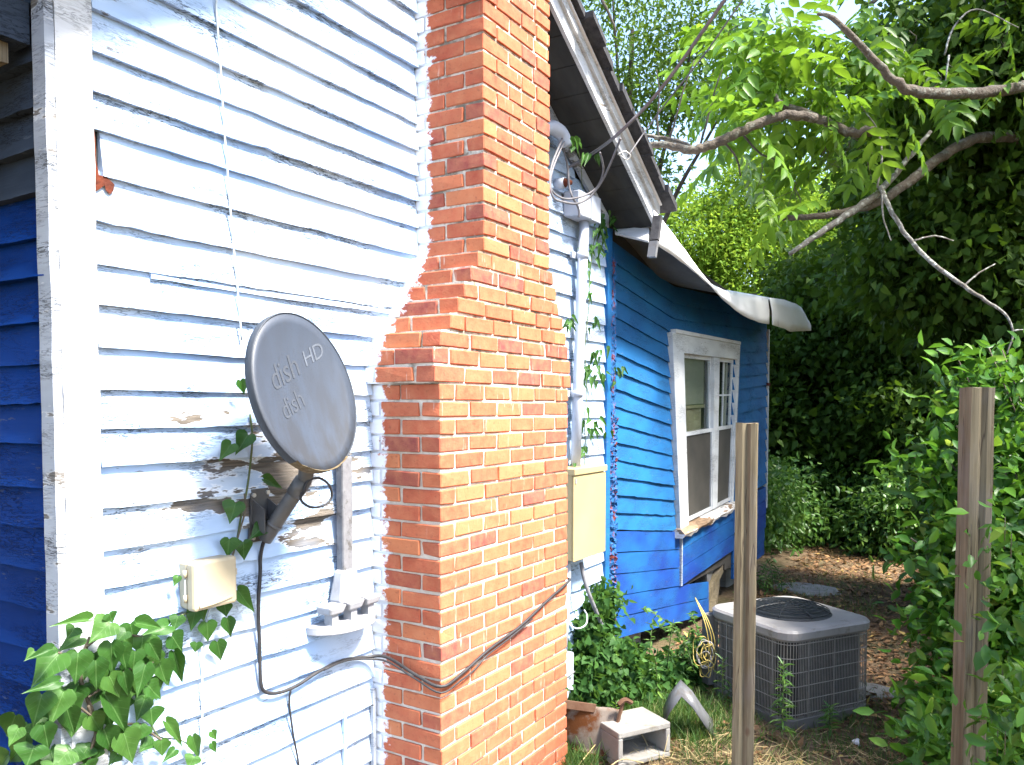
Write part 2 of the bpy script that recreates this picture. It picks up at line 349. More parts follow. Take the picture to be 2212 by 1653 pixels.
def mk_brick():
    k = NT('red_brick'); o = k.sep()
    r = k.orand()
    col = k.ramp(r, [(0, (.33,.070,.038)), (.22, (.41,.110,.054)), (.42, (.31,.062,.036)), (.6, (.45,.150,.066)), (.78, (.38,.097,.048)), (.92, (.26,.052,.040)), (1, (.19,.052,.050))])
    vr = k.noise(k.map((1,1,1)), 22, 5, .65); col = k.mix(k.rng(vr, .3, .75, 0, .55), col, (.48,.20,.10))
    col = k.mix(k.ramp(k.noise(k.map((1,1,1), (5,5,5)), 70, 4), [(.58, 0), (.72, .5)]), col, (.17,.05,.035))
    # lime wash runs
    dr = k.noise(k.map((60, 60, 6), (1, 2, 3)), 1.0, 3); dm = k.ramp(dr, [(.66, 0), (.70, .55)]); dm = k.math('MULTIPLY', dm, k.ramp(k.noise(k.map((1,1,1)), 3, 2), [(.45, 0), (.6, 1)]))
    col = k.mix(dm, col, (.60,.54,.47))
    # house paint brushed over the bricks next to the siding
    edge = k.math('ADD', k.math('SUBTRACT', .125, o[0]), k.math('MULTIPLY', k.math('SUBTRACT', k.noise(k.map((9, 9, 14)), 1.6, 5, .7), .5), .17))
    pm = k.ramp(edge, [(.040, 0), (.052, 1)])
    col = k.mix(pm, col, (.74,.76,.80))
    k.bump(k.math('ADD', k.noise(k.map((1,1,1)), 120, 4), k.math('MULTIPLY', k.noise(k.map((1,1,1)), 26, 3), .8)), .45, .004)
    return k.fin(col, .88, 0, .18)
M['brick'] = mk_brick()
def mk_mortar():
    k = NT('lime_mortar'); o = k.sep()
    col = k.ramp(k.noise(k.map((1,1,1)), 30, 5), [(.3, (.70,.63,.54)), (.7, (.58,.51,.42))])
    dz = k.math('ABSOLUTE', k.math('SUBTRACT', o[2], 2.1))
    dk = k.math('MULTIPLY', k.ramp(k.noise(k.map((1,1,1), (2,2,2)), 9, 5, .7), [(.44, 0), (.58, .85)]), k.rng(o[2], 1.7, 2.0, .25, 1.0))
    col = k.mix(dk, col, (.13,.105,.075))
    edge = k.math('ADD', k.math('SUBTRACT', .125, o[0]), k.math('MULTIPLY', k.math('SUBTRACT', k.noise(k.map((9, 9, 14)), 1.6, 5, .7), .5), .17))
    col = k.mix(k.ramp(edge, [(.035, 0), (.05, 1)]), col, (.74,.76,.80))
    k.bump(k.noise(k.map((1,1,1)), 150, 5, .7), .9, .005); return k.fin(col, .95, 0, .1)
M['mortar'] = mk_mortar()
def mk_ground():
    k = NT('leaf_strewn_soil')
    a = k.noise(k.map((1,1,1)), 1.3, 6, .6); b = k.noise(k.map((1,1,1)), 26, 5, .7)
    col = k.ramp(b, [(.3, (.075,.052,.033)), (.5, (.15,.105,.067)), (.7, (.25,.18,.115))])
    col = k.mix(k.ramp(a, [(.45, 0), (.62, .7)]), col, (.055,.062,.026))
    sp = k.ramp(k.voro(k.map((1,1,1)), 70), [(.10, .8), (.2, 0)]); col = k.mix(sp, col, (.24,.14,.07))
    k.bump(k.math('ADD', b, k.noise(k.map((1,1,1)), 90, 3)), .9, .02); return k.fin(col, .95, 0, .1)
M['ground'] = mk_ground()

# ------------------------------------------------------------------ ground
def gz(x, y):
    return .035*noise1(x*.9+.3, 1)+.035*noise1(y*.7, 2) - .02
def mk_ground_obj():
    xs = np.concatenate([np.linspace(-60, -4, 9), np.linspace(-3, 6, 46), np.linspace(7, 60, 9)])
    ys = np.concatenate([np.linspace(-40, -4, 7), np.linspace(-3, 16, 77), np.linspace(18, 90, 10)])
    V = [(x, y, gz(x, y) if -4 < x < 7 and -4 < y < 17 else -.02) for y in ys for x in xs]
    n = len(xs); Fc = [(j*n+i, j*n+i+1, (j+1)*n+i+1, (j+1)*n+i) for j in range(len(ys)-1) for i in range(n-1)]
    o = pyd('ground', V, Fc, M['ground'], smooth=True); tag(o, 'bare brown soil strewn with dead leaves in the side yard', 'ground', kind='structure')
mk_ground_obj()

# ------------------------------------------------------------------ house
CO = .0677                                   # brick course
CD = .36                                     # chimney depth
def chim(z):
    k = int(math.floor((z+1e-6)/CO))
    if k < 28: return 2.44, 3.475
    if k in (28,): return 2.405, 3.50
    if k in (29,): return 2.405, 3.50
    t = [(2.45,3.475),(2.505,3.45),(2.555,3.42),(2.605,3.385),(2.655,3.35),(2.70,3.32)]
    if k-30 < len(t): return t[k-30]
    return 2.74, 3.285
YE = 4.75; ZE = 2.925; SL = .59; YR = 2.8
def zr(y): return ZE+SL*(YE-y) if y >= YR else ZE+SL*(YE-YR)-SL*(YR-y)

house = thing('house', (0, 1.2, 0), 'old wooden house with white peeling clapboard gable wall behind the brick chimney', 'house')
def clap(parent, mat, s0, s1, zb, h, wall='g', zf=None, seed=0, name='clapboard', lap=.02, t0=.003, t1=.024, ragged=.0016, cut0=0, cut1=0, tilt=0, step=.055, y0=1.2, base=0.0):
    n = max(2, int((s1-s0)/step)+1); V = []; rr = random.Random(seed)
    for i in range(n):
        t = i/(n-1); s = s0+(s1-s0)*t; dz = (zf(s) if zf else 0)+tilt*(t-.5)+.0022*noise1(s*1.3, seed)
        dx = base+.0022*noise1(s*1.7, seed+40); e = rr.uniform(-1, 1)*ragged
        if rr.random() < .03: e += .004
        sb = s + (cut0*(1-t)+cut1*t)
        for (nx, z) in ((-.004, zb+h+lap), (t0+dx, zb+h+lap), (t1+dx, zb+e), (-.004, zb+e+.002)):
            q = sb if z < zb+h*.5 else s
            V.append((nx, q, z+dz) if wall == 'g' else (q, y0-nx, z+dz))
    F = []
    for i in range(n-1):
        for j in range(4):
            a = i*4+j; b = i*4+(j+1) % 4; F.append((a, b, b+4, a+4) if wall == 'f' else (a, a+4, b+4, b))
    F.append((0, 1, 2, 3) if wall == 'g' else (3, 2, 1, 0)); m = (n-1)*4; F.append((m+3, m+2, m+1, m) if wall == 'g' else (m, m+1, m+2, m+3))
    return pyd(name, V, F, mat, parent)

# gable wall backing (pentagon prism)
def prism(pts, x0, x1):
    n = len(pts); V = [(x0, y, z) for y, z in pts]+[(x1, y, z) for y, z in pts]
    return V, [tuple(range(n))[::-1], tuple(range(n, 2*n))]+[(i, (i+1) % n, n+(i+1) % n, n+i) for i in range(n)]
V, Fc = prism([(1.23, .2), (4.64, .2), (4.64, zr(4.64)), (YR, zr(YR)), (1.23, zr(1.23))], -.12, -.006)
gable = pyd('gable_wall', V, Fc, M['dark'], house)
V, Fc = prism([(1.25, -.3), (4.62, -.3), (4.62, .21), (1.25, .21)], -.12, -.02)
pyd('foundation', V, Fc, M['concrete'], house)
ZB = [2.900,2.789,2.681,2.574,2.451,2.322,2.205,2.086,1.968,1.851,1.740,1.631,1.511,1.396,1.281,1.165]
zz = [1.165-.1145*i for i in range(1, 9)]
ZB = [2.900+.1145*i for i in range(10, 0, -1)]+ZB+zz
for i, zb in enumerate(ZB):
    h = (ZB[i-1]-zb) if i else .1145
    zt = zb+h
    ym = min(zr(0), 0)
    yl = 1.302 if zt < zr(1.3) else YR-(zr(YR)-zt)/SL+.01
    yh = 4.625 if zt < zr(4.625) else YR+(zr(YR)-zt)/SL-.01
    cl = max(chim(zb)[0], chim(zt)[0]); cr = min(chim(zb)[1], chim(zt)[1])
    if zb > 3.95: continue
    if abs(zb-2.451) < .001: yl = 1.327                     # board pulled back from the corner
    if cl-.003 > yl+.1:
        clap(gable, M['white_siding'], yl, cl-.003, zb, h, seed=i, tilt=RNG.uniform(-.006, .006), t1=RNG.uniform(.022, .028))
    if yh > cr+.1:
        clap(gable, M['white_siding'], cr+.003, yh, zb, h, seed=i+60, tilt=RNG.uniform(-.006, .006), t1=RNG.uniform(.020, .026))
# split strips lying over two boards
for (a, b, z, hh) in ((1.47, 2.62, 2.185, .020), (1.31, 1.75, 2.10, .014)):
    clap(gable, M['white_siding'], a, b, z, hh, seed=int(z*100), lap=.0, t0=.02, t1=.024, name='split_strip')
# rust showing where the board has drawn back
P = [(190,252),(200,262),(206,300),(208,345),(214,378),(232,384),(247,398),(246,412),(238,420),(229,412),(226,400),(216,408),(205,414),(195,410),(190,385)]
A = [atx(x, y, .0165) for x, y in P]; B_ = [atx(x, y, .021) for x, y in P]; n = len(P)
pyd('rust_patch', A+B_, [tuple(range(n))[::-1], tuple(range(n, 2*n))]+[(i, (i+1) % n, n+(i+1) % n, n+i) for i in range(n)], M['rust'], house)

# front wall, facing the porch
V = boxv(-4.2, -.02, 1.216, 1.30, .2, 3.0); front = pyd('front_wall', V, BOXF, M['dark'], house)
for i in range(25):
    zb = .30+.1145*i+.02
    mat = M['front_blue'] if zb < 2.30 else M['front_grey']
    clap(front, mat, -2.4, -.004, zb, .1145, wall='f', seed=200+i, tilt=RNG.uniform(-.012, .012), y0=1.212, t1=RNG.uniform(.034, .042))
# corner board: two boards
def corner_strip(name, x0, x1, y0, y1, z0, z1, mat, seed, jx, jy):
    n = 60; V = []; rr = random.Random(seed)
    for i in range(n):
        z = z0+(z1-z0)*i/(n-1); a = noise1(z*9, seed)*.0016; b = rr.uniform(-1, 1)*.0013
        V += [(x0, y0+jy*(a+b), z), (x1+jx*a, y0+jy*(a+b), z), (x1+jx*a, y1+jy*(a-b), z), (x0, y1+jy*(a-b), z)]
    F = [(0, 3, 2, 1), tuple((n-1)*4+j for j in range(4))]
    for i in range(n-1):
        for j in range(4): F.append((i*4+j, i*4+(j+1) % 4, i*4+4+(j+1) % 4, i*4+4+j))
    return pyd(name, V, F, mat, house)
corner_strip('corner_board', .001, .028, 1.196, 1.299, .22, 3.10, M['trim_white'], 3, 1, 1)
corner_strip('corner_board', -.034, .0272, 1.170, 1.1955, .22, 3.10, M['trim_side'], 4, 1, .6)  # side facing away from the sun; its shade is put into the grey

# porch beam and block; the ceiling is added to keep the front wall dark
MB().box(-.16, -.040, -2.2, 1.168, 2.765, 2.875).build('porch_beam', M['front_grey'], house)
MB().hexa([(-.14,1.02,2.700),(-.075,1.02,2.700),(-.075,1.13,2.712),(-.14,1.13,2.712),(-.14,1.02,2.764),(-.075,1.02,2.764),(-.075,1.13,2.764),(-.14,1.13,2.764)]).build('wood_block', M['post'], house)
for k in range(12):
    MB().box(-3.9, -.03, -2.2+.28*k, -2.2+.28*k+.274, 2.876, 2.895).build('porch_ceiling_board', M['soffit'], house)

# roof
roof = MB()
for s in (1, -1):
    ya, yb = (YR, YE+.02) if s > 0 else (.95, YR)
    P = [(-4.2, ya, zr(ya)+.022), (.29, ya, zr(ya)+.022), (.29, yb, zr(yb)+.022), (-4.2, yb, zr(yb)+.022)]
    roof.hexa(P+[(x, y, z+.10) for x, y, z in P])
roof = roof.build('roof', M['soffit'], house)
def slope_box(name, x0, x1, ya, yb, d0, d1, mat, parent):
    P = [(x0, ya, zr(ya)+d0), (x1, ya, zr(ya)+d0), (x1, yb, zr(yb)+d0), (x0, yb, zr(yb)+d0)]
    return MB().hexa(P+[(x, y, z+d1-d0) for x, y, z in P]).build(name, mat, parent)
for k in range(13):                                    # soffit boards under the rake overhang
    a = YR+.15*k
    if a < YE: slope_box('soffit_board', .0, .284, a+.002, min(a+.147, YE), .0+RNG.uniform(0, .004), .02, M['soffit'], roof)
    b = YR-.15*k
    if b > 1.1: slope_box('soffit_board', .0, .284, max(b-.147, .96), b-.002, .0, .02, M['soffit'], roof)
for (ya, yb) in ((YR, YE), (.95, YR)):
    slope_box('rake_board', .286, .306, ya, yb, -.005, .105, M['trim_white'], roof)
    slope_box('rake_trim', .307, .325, ya, yb, .075, .125, M['trim_white'], roof)
    slope_box('drip_edge', .300, .338, ya, yb, .128, .136, M['metal_white'], roof)
slope_box('frieze_board', .022, .04, YR, 4.62, -.075, -.004, M['trim_side'], roof)
for k in range(30):                                    # shingle tabs seen along the rake
    a = YE+.07-.13*k
    if a < 1.0: break
    if YR-.1 < a < YR+.16: continue
    yb = a; ya = a-.15; j = RNG.uniform(-.012, .02)
    slope_box('shingle', -.6, .385+j*1.6, ya, yb, .138+.006*(k % 2)+.0002*k, .165+.010*(k % 2)+RNG.uniform(0, .022), M['shingle'], roof)
for s in (1, -1):
    ya, yb = (YR, YE+.05) if s > 0 else (.93, YR)
    slope_box('shingle_field', -4.3, -.59, ya, yb, .137, .155, M['shingle'], roof)
# eave end of the rake: dark gutter stub and white return board
MB().bar(tuple(atx(1421, 468, .425)), tuple(atx(1414, 520, .425)), .03, .05, (1,0,0)).build('eave_end_cap', M['shingle'], house)
MB().bar(tuple(atx(1413, 522, .425)), tuple(atx(1408, 556, .42)), .025, .05, (1,0,0)).build('eave_downstub', M['flash'], house)
Q = [aty(1328, 503, 4.66), aty(1400, 520, 4.66), aty(1402, 483, 4.80), aty(1328, 489, 4.80)]
V = [tuple(q) for q in Q]+[(q[0], q[1]+.01, q[2]-.012) for q in Q]
pyd('eave_return_board', V, [(0,1,2,3),(7,6,5,4),(0,4,5,1),(1,5,6,2),(2,6,7,3),(3,7,4,0)], M['trim_white'], house)

# ------------------------------------------------------------------ blue addition at the back
annex = thing('house_addition', (0, 6.6, 0), 'sagging bright blue clapboard addition with a white double window', 'house')
def sag(y):
    return -.135*(y-4.70) if y < 5.85 else -.155+.045*(y-5.85)
Y0, Y1 = 4.70, 8.60
WTL, WBL, WTR, WBR = (5.715, 2.362), (5.931, .833), (7.486, 2.387), (7.327, .906)
def wq(a, b):
    l = (WBL[0]+(WTL[0]-WBL[0])*b, WBL[1]+(WTL[1]-WBL[1])*b); r_ = (WBR[0]+(WTR[0]-WBR[0])*b, WBR[1]+(WTR[1]-WBR[1])*b)
    return l[0]+(r_[0]-l[0])*a, l[1]+(r_[1]-l[1])*a
# wall backing made of pieces around the window opening
bk = MB()
def wallpoly(P, x0=-.09, x1=-.006):
    n = len(P); bk.add([(x0, y, z) for y, z in P]+[(x1, y, z) for y, z in P], [tuple(range(n))[::-1], tuple(range(n, 2*n))]+[(i, (i+1) % n, n+(i+1) % n, n+i) for i in range(n)])
wallpoly([(4.69, .34), (5.99, .20), (5.79, 3.0), (4.69, 3.1)])
wallpoly([(7.25, .30), (8.60, .30), (8.60, 2.95), (7.40, 2.85)])
wallpoly([(5.80, 2.33), (7.40, 2.35), (7.40, 2.85), (5.80, 3.0)])
wallpoly([(5.96, .36), (7.26, .36), (7.26, .90), (5.94, .85)])
bk.box(-3.2, -.1, 8.52, 8.60, -.1, 3.0)
awall = bk.build('wall', M['dark'], annex)
k = 0
for i in range(16):
    zb = 1.012+.1155*i; seed = 300+i
    if zb > 2.78: break
    zw = zb-.15                                        # height of this course beside the window
    if zw < 2.30:
        b = (zw-.833)/1.53; ye = wq(0, max(0, min(1, b)))[0]+.09
        clap(awall, M['annex_blue'], 4.755, ye, zb, .1155, zf=sag, seed=seed, t1=RNG.uniform(.018, .024), ragged=.0022)
        b = (zw-.90)/1.48; ys = wq(1, max(0, min(1, b)))[0]-.06
        clap(awall, M['annex_blue'], ys, 8.575, zb, .1155, zf=lambda y: sag(y)+.02*(y-7.4), seed=seed+30, t1=RNG.uniform(.030, .036), ragged=.0022)
    else:
        clap(awall, M['annex_blue'], 4.755, 8.575, zb, .1155, zf=sag, seed=seed, t1=.019)
# flush skirt planks
def plank(y0, y1, zt, h, zf, x0, x1, seed, mat, parent, taper=0):
    n = max(3, int((y1-y0)/.12)); V = []; rr = random.Random(seed)
    for i in range(n):
        y = y0+(y1-y0)*i/(n-1); d = zf(y); e = .002*noise1(y*3, seed); q = .003*noise1(y*1.1, seed+9)
        V += [(x0, y, zt-h+d+e), (x1+q, y, zt-h+d+e), (x1+q-.003, y, zt-.007+d+e), (x0, y, zt-.006+d+e)]
    F = [(3, 2, 1, 0), tuple((n-1)*4+j for j in range(4))]
    for i in range(n-1):
        for j in range(4): F.append((i*4+j, i*4+(j+1) % 4, i*4+4+(j+1) % 4, i*4+4+j))
    return pyd('skirt_plank', V, F, mat, parent)
sagL = lambda y: -.135*(y-4.70)
sagR = lambda y: -.178+.055*(y-6.02)
for i in range(5):
    zt = 1.008-.1445*i
    plank(4.745, 6.005 if i < 3 else 6.74, zt, .1445, sagL, -.004, .017, 400+i, M['skirt_blue'], annex)
    if i < 3: plank(6.03, 8.575, zt, .1445, sagR, .0, .027+.002*i, 420+i, M['skirt_blue'], annex)
    else: plank(7.45, 8.575, zt, .1445, sagR, -.004, .018, 440+i, M['skirt_blue'], annex)
box('seam_strip', (.0, .034, 6.007, 6.026, .395, .83), M['trim_side'], annex)
# broken wood and dark crawl space behind the hole
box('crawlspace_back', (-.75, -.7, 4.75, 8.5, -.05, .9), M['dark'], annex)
MB().bar((-.02, 6.70, .10), (-.05, 7.45, .40), .05, .07).build('broken_plank', M['post'], annex)
MB().bar((.03, 6.78, -.01), (-.08, 7.25, .20), .06, .09).build('broken_plank', M['post'], annex)
MB().bar((-.03, 6.80, .30), (-.10, 7.35, .46), .02, .14).build('torn_skirting', M['flash'], annex)
for yy in (5.35, 6.45, 7.9): box('block_pier', (-.52, -.18, yy, yy+.36, -.06, .42), M['concrete'], annex, bevel=.008)
# corner boards
corner = []
def rough_strip(name, y0, y1, z0, z1, x0, amp, mat, parent, seed, nz=90, ny=6):
    V = []; rr = random.Random(seed)
    for i in range(nz):
        z = z0+(z1-z0)*i/(nz-1)
        for j in range(ny):
            y = y0+(y1-y0)*j/(ny-1); a = amp*(rr.uniform(-.4, 1)+.5*noise1(z*13, seed+j)) if 0 < j < ny-1 else 0
            V.append((x0+a if 0 < j < ny-1 else x0-.012, y+rr.uniform(-1, 1)*amp*.5*(1 if j in (0, ny-1) else .3), z+rr.uniform(-.5, .5)*(z1-z0)/nz))
    n0 = len(V); V += [(-.005, v[1], v[2]) for v in V]
    F = [(i*ny+j, i*ny+j+1, (i+1)*ny+j+1, (i+1)*ny+j) for i in range(nz-1) for j in range(ny-1)]
    return pyd(name, V[:n0], F, mat, parent, smooth=False)
corner_b = MB().hexa([(-.004,4.605,.30),(.032,4.605,.30),(.032,4.665,.30),(-.004,4.665,.30),(-.004,4.628,2.93),(.032,4.628,2.93),(.032,4.690,2.93),(-.004,4.690,2.93)]).build('corner_board', M['annex_blue'], annex)
rough_strip('rotten_corner_board', 4.668, 4.765, .25, 2.75, .026, .012, M['rot'], annex, 8, nz=140, ny=8)
rough_strip('rotten_edge', 4.672, 4.775, .28, 1.75, .032, .020, M['rot'], annex, 12, nz=110, ny=8)
MB().hexa([(-.02,8.577,.74),(.035,8.577,.74),(.035,8.605,.74),(-.02,8.605,.74),(-.02,8.577,2.62),(.035,8.577,2.62),(.035,8.605,2.62),(-.02,8.605,2.62)]).build('corner_board', M['trim_white'], annex)
box('rust_hinge', (.034, .05, 8.50, 8.60, 2.03, 2.06), M['rust'], annex)

# window
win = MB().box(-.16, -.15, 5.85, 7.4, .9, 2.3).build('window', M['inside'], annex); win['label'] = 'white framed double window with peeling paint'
def wbox(name, a0, a1, b0, b1, x0, x1, mat, bev=0):
    P = []
    for x in (x0, x1):
        for a, b in ((a0, b0), (a1, b0), (a1, b1), (a0, b1)):
            y, z = wq(a, b); P.append((x, y, z))
    V = [P[0], P[4], P[5], P[1], P[3], P[7], P[6], P[2]]
    return MB().hexa(V).build(name, mat, win, bevel=bev)
tw = M['trim_white']
wbox('casing', 0, .135, .0, 1.0, .0, .052, tw, .004)
wbox('casing', .962, 1.0, .0, 1.0, .0, .050, tw, .004)
wbox('head_casing', .1352, .9618, .905, .998, .0, .050, tw, .004)
wbox('head_casing', .03, .985, .9985, 1.018, -.002, .062, tw, .003)
wbox('mullion', .585, .672, .03, .9045, -.03, .040, tw, .003)
SG = 'frame'
def sash(a0, a1, b0, b1, x, w=.018, name='sash', mat=None):
    m = mat or tw; v = w*1.1
    wbox(name, a0, a0+w, b0, b1, x, x+.022, m); wbox(name, a1-w, a1, b0, b1, x, x+.022, m)
    wbox(name, a0+w+.0005, a1-w-.0005, b1-v, b1, x, x+.0215, m); wbox(name, a0+w+.0005, a1-w-.0005, b0, b0+v, x, x+.0215, m)
sash(.1355, .584, .47, .9045, -.012); sash(.6725, .9615, .47, .9045, -.012)
sash(.1355, .584, .03, .50, .012); sash(.6725, .9615, .03, .50, .012)
wbox('pane', .154, .566, .49, .885, -.006, -.003, M['glass']); wbox('pane', .69, .944, .49, .885, -.006, -.003, M['glass'])
wbox('insect_screen', .154, .566, .05, .478, .018, .021, M['screen']); wbox('insect_screen', .69, .944, .05, .478, .018, .021, M['screen'])
wbox('muntin', .805, .818, .49, .885, -.0025, .006, tw); wbox('muntin', .69, .8045, .68, .690, -.0025, .005, tw); wbox('muntin', .8185, .944, .68, .690, -.0025, .005, tw)
wbox('roller_blind', .150, .535, .64, .89, -.028, -.024, M['blind']); wbox('blind_rail', .150, .54, .618, .636, -.03, -.018, M['beige'])
wbox('back_board', .150, .50, .48, .615, -.032, -.028, M['beige']); wbox('curtain', .87, .95, .47, .89, -.04, -.03, M['blind'])
# rotten sill
V = []; n = 26; rr = random.Random(5)
for i in range(n):
    a = -.02+1.03*i/(n-1); y, z = wq(a, 0); d = rr.uniform(-.012, .012)
    th = .05+.02*noise1(a*9, 3)+d*.5
    V += [(-.05, y, z-th), (.075+d, y, z-th*.9+d), (.095+d*1.4, y, z-.012+d*.4), (.06, y, z+.028), (-.05, y, z+.034)]
F = [(i*5+j, i*5+(j+1) % 5, i*5+5+(j+1) % 5, i*5+5+j) for i in range(n-1) for j in range(5)]+[(4,3,2,1,0), tuple((n-1)*5+j for j in range(5))]
M['sill'] = siding('rotten_sill_paint', (.74,.72,.70), (.60,.57,.54), wood=(.24,.16,.10), thr=.53, shift=31)
pyd('sill', V, F, M['sill'], win)

# metal roof of the addition with its drooping edge
Lc = [(4.40,2.765),(4.723,2.749),(4.937,2.723),(5.24,2.688),(5.495,2.652),(5.772,2.597),(6.137,2.538),(6.472,2.514),(6.837,2.513),(7.114,2.525),(7.592,2.526),(7.828,2.517),(8.702,2.597),(8.75,2.60)]
Uc = [(4.40,2.99),(4.6,2.94),(4.836,2.882),(5.104,2.805),(5.347,2.73),(5.52,2.682),(5.60,2.672),(5.893,2.666),(6.535,2.706),(7.66,2.80),(8.148,2.815),(8.415,2.801),(8.72,2.70)]
zL = lambda y: float(np.interp(y, *zip(*Lc))); zU = lambda y: float(np.interp(y, *zip(*Uc)))
def flap(y0, y1, dx, notch0=0, notch1=0):
    ys = np.linspace(y0, y1, int((y1-y0)/.05)+2); R = 5; V = []
    for y in ys:
        zl, zu = zL(y), max(zU(y), zL(y)+.012)
        for j in range(R):
            t = j/(R-1); yy = y+ (notch0*(1-t) if y == ys[0] else 0)-(notch1*(1-t) if y == ys[-1] else 0)
            V.append((.40+dx-.02*t+.012*math.sin(t*math.pi)+.006*noise1(y*2.3+t, 5), yy, zl+(zu-zl)*t))
    F = [(i*R+j, i*R+j+1, (i+1)*R+j+1, (i+1)*R+j) for i in range(len(ys)-1) for j in range(R-1)]
    o = pyd('roof_sheet_edge', V, F, M['metal_white'], aroof, smooth=True)
    m = o.modifiers.new('solid', 'SOLIDIFY'); m.thickness = .004; m.offset = -1
ys = np.linspace(4.76, 8.74, 60); V = []; xs = [.374, .15, -.1, -.6, -1.4, -3.2]
for y in ys:
    for x in xs: V.append((x, y, max(zU(y), zL(y)+.012)+(.374-x)*.26+.01*noise1(y*2+x, 3)))
nx = len(xs); F = [(i*nx+j, i*nx+j+1, (i+1)*nx+j+1, (i+1)*nx+j) for i in range(len(ys)-1) for j in range(nx-1)]
aroof = pyd('roof', V, F, M['metal_white'], annex, smooth=True)
V2 = [(x, y, z-.02) for x, y, z in V]
pyd('roof_deck', V2, F, M['metal_under'], aroof)
flap(4.50, 7.118, 0, notch1=.0); flap(7.125, 8.74, .014, notch0=.05)
for yy in ():
    z = zL(yy)+.0; MB().bar((-.02, yy, max(zU(yy), z+.01)-.02), (.34, yy, max(zU(yy), z+.01)-.075), .04, .07).build('rafter_tail', M['metal_under'], aroof)

# ------------------------------------------------------------------ chimney
chimney = thing('chimney', (CD/2, 2.96, 0), 'tall red brick chimney with stepped shoulders against the white gable wall', 'chimney')
rings = []
NCR = 66
for k_ in range(-2, NCR):
    yl, yr = chim(max(0, k_)*CO+.001)
    for z in (k_*CO, (k_+1)*CO): rings.append((yl+.007, yr-.007, z))
V = []; F = []
for (a, b, z) in rings: V += [(.002, a, z), (CD-.007, a, z), (CD-.007, b, z), (.002, b, z)]
for i in range(len(rings)-1):
    for j in range(4):
        q = (i*4+j, i*4+(j+1) % 4, i*4+4+(j+1) % 4, i*4+4+j)
        F.append(q)
F.append(tuple((len(rings)-1)*4+j for j in range(4)))
pyd('mortar', V, F, M['mortar'], chimney)
def brick_mesh(L, w, h, seed):
    rr = random.Random(seed); b = .004; V = []; F = []
    X = [-L/2, L/2]; 
    bm = bmesh.new(); bmesh.ops.create_cube(bm, size=1)
    for v in bm.verts: v.co = Vector((v.co.x*w, v.co.y*L, v.co.z*h))
    for v in bm.verts: v.co += Vector((rr.uniform(-1, 1)*.0012, rr.uniform(-1, 1)*.003, rr.uniform(-1, 1)*.0022))
    bmesh.ops.bevel(bm, geom=list(bm.edges), offset=rr.uniform(.002, .0055), segments=1, affect='EDGES', profile=.6)
    if rr.random() < .3:                                       # knocked corner
        c = rr.choice(list(bm.verts)).co.copy()
        for v in bm.verts:
            if (v.co-c).length < .018: v.co -= (c*.06)
    me = bpy.data.meshes.new('brick'); bm.to_mesh(me); bm.free(); me.materials.append(M['brick']); return me
SIZES = {}
def bmesh_for(L, w):
    key = (round(L, 2), round(w, 2)); 
    if key not in SIZES: SIZES[key] = [brick_mesh(L, w, .0575, hash(key) % 9999+i) for i in range(5)]
    return RNG.choice(SIZES[key])
BR = []
for k_ in range(0, NCR-1):
    z = k_*CO+CO/2; yl, yr = chim(k_*CO+.001); G = .010; jx = RNG.uniform(-.0015, .002)
    s0 = (k_ % 2 == 0)
    # front face (x = CD); odd courses start with a stretcher
    y = yl; first = True
    while y < yr-.02:
        L = (.194 if s0 else .092) if first else .194
        L += RNG.uniform(-.004, .004)
        if y+L > yr-.03: L = yr-y
        elif yr-(y+L+G) < .045: L = (yr-y-G)/2 if L > .12 else L
        d = .092 if (s0 or not first) else .192
        if not first and abs(yr-(y+L)) < .01: d = .092 if L > .12 else .192
        BR.append((CD-d/2, y+L/2, z, L, d, jx, 'f')); y += L+G; first = False
    # near side (y = yl) from the corner back to the wall
    x = CD-(.092 if s0 else .192)-G
    while x > .03:
        L = min(.194, x-.002)
        if x-L-G < .03: L = x-.002
        BR.append((x-L/2, yl+.046, z, .092, L, 0, 's')); x -= L+G
    x = CD-.1
    while x > .03:
        L = min(.194, x-.002); BR.append((x-L/2, yr-.046, z, .092, L, 0, 'h')); x -= L+G
vis = []; rest = []
for b in BR:
    u, v, t = pj((b[0], b[1], b[2]))
    (vis if (b[6] != 'h' and -20 < v < 1680) else rest).append((1/t, b))
vis.sort(key=lambda q: -q[0]); rest += vis[300:]; vis = vis[:300]
def bplace(b):
    j = lambda a: RNG.uniform(-a, a)
    loc = Vector((b[0]+(b[5]+j(.002) if b[6] == 'f' else 0), b[1]+(j(.002)-.001 if b[6] == 's' else 0), b[2]+j(.0018)))
    return bmesh_for(b[3], b[4]), loc, (j(.008), j(.006), j(.006))
for _, b in vis:
    me, loc, rot = bplace(b); o = bpy.data.objects.new('brick', me); COL.objects.link(o)
    o.location = loc; o.rotation_euler = rot; o.parent = chimney; o.matrix_parent_inverse = Matrix.Translation(-chimney.location)
mb = MB()
for _, b in rest:
    me, loc, rot = bplace(b); from mathutils import Euler
    R = Euler(rot).to_matrix()
    mb.add([tuple(R @ v.co+loc) for v in me.vertices], [tuple(p.vertices) for p in me.polygons])
mb.build('brick_rest', M['brick'], chimney, kind='stuff')

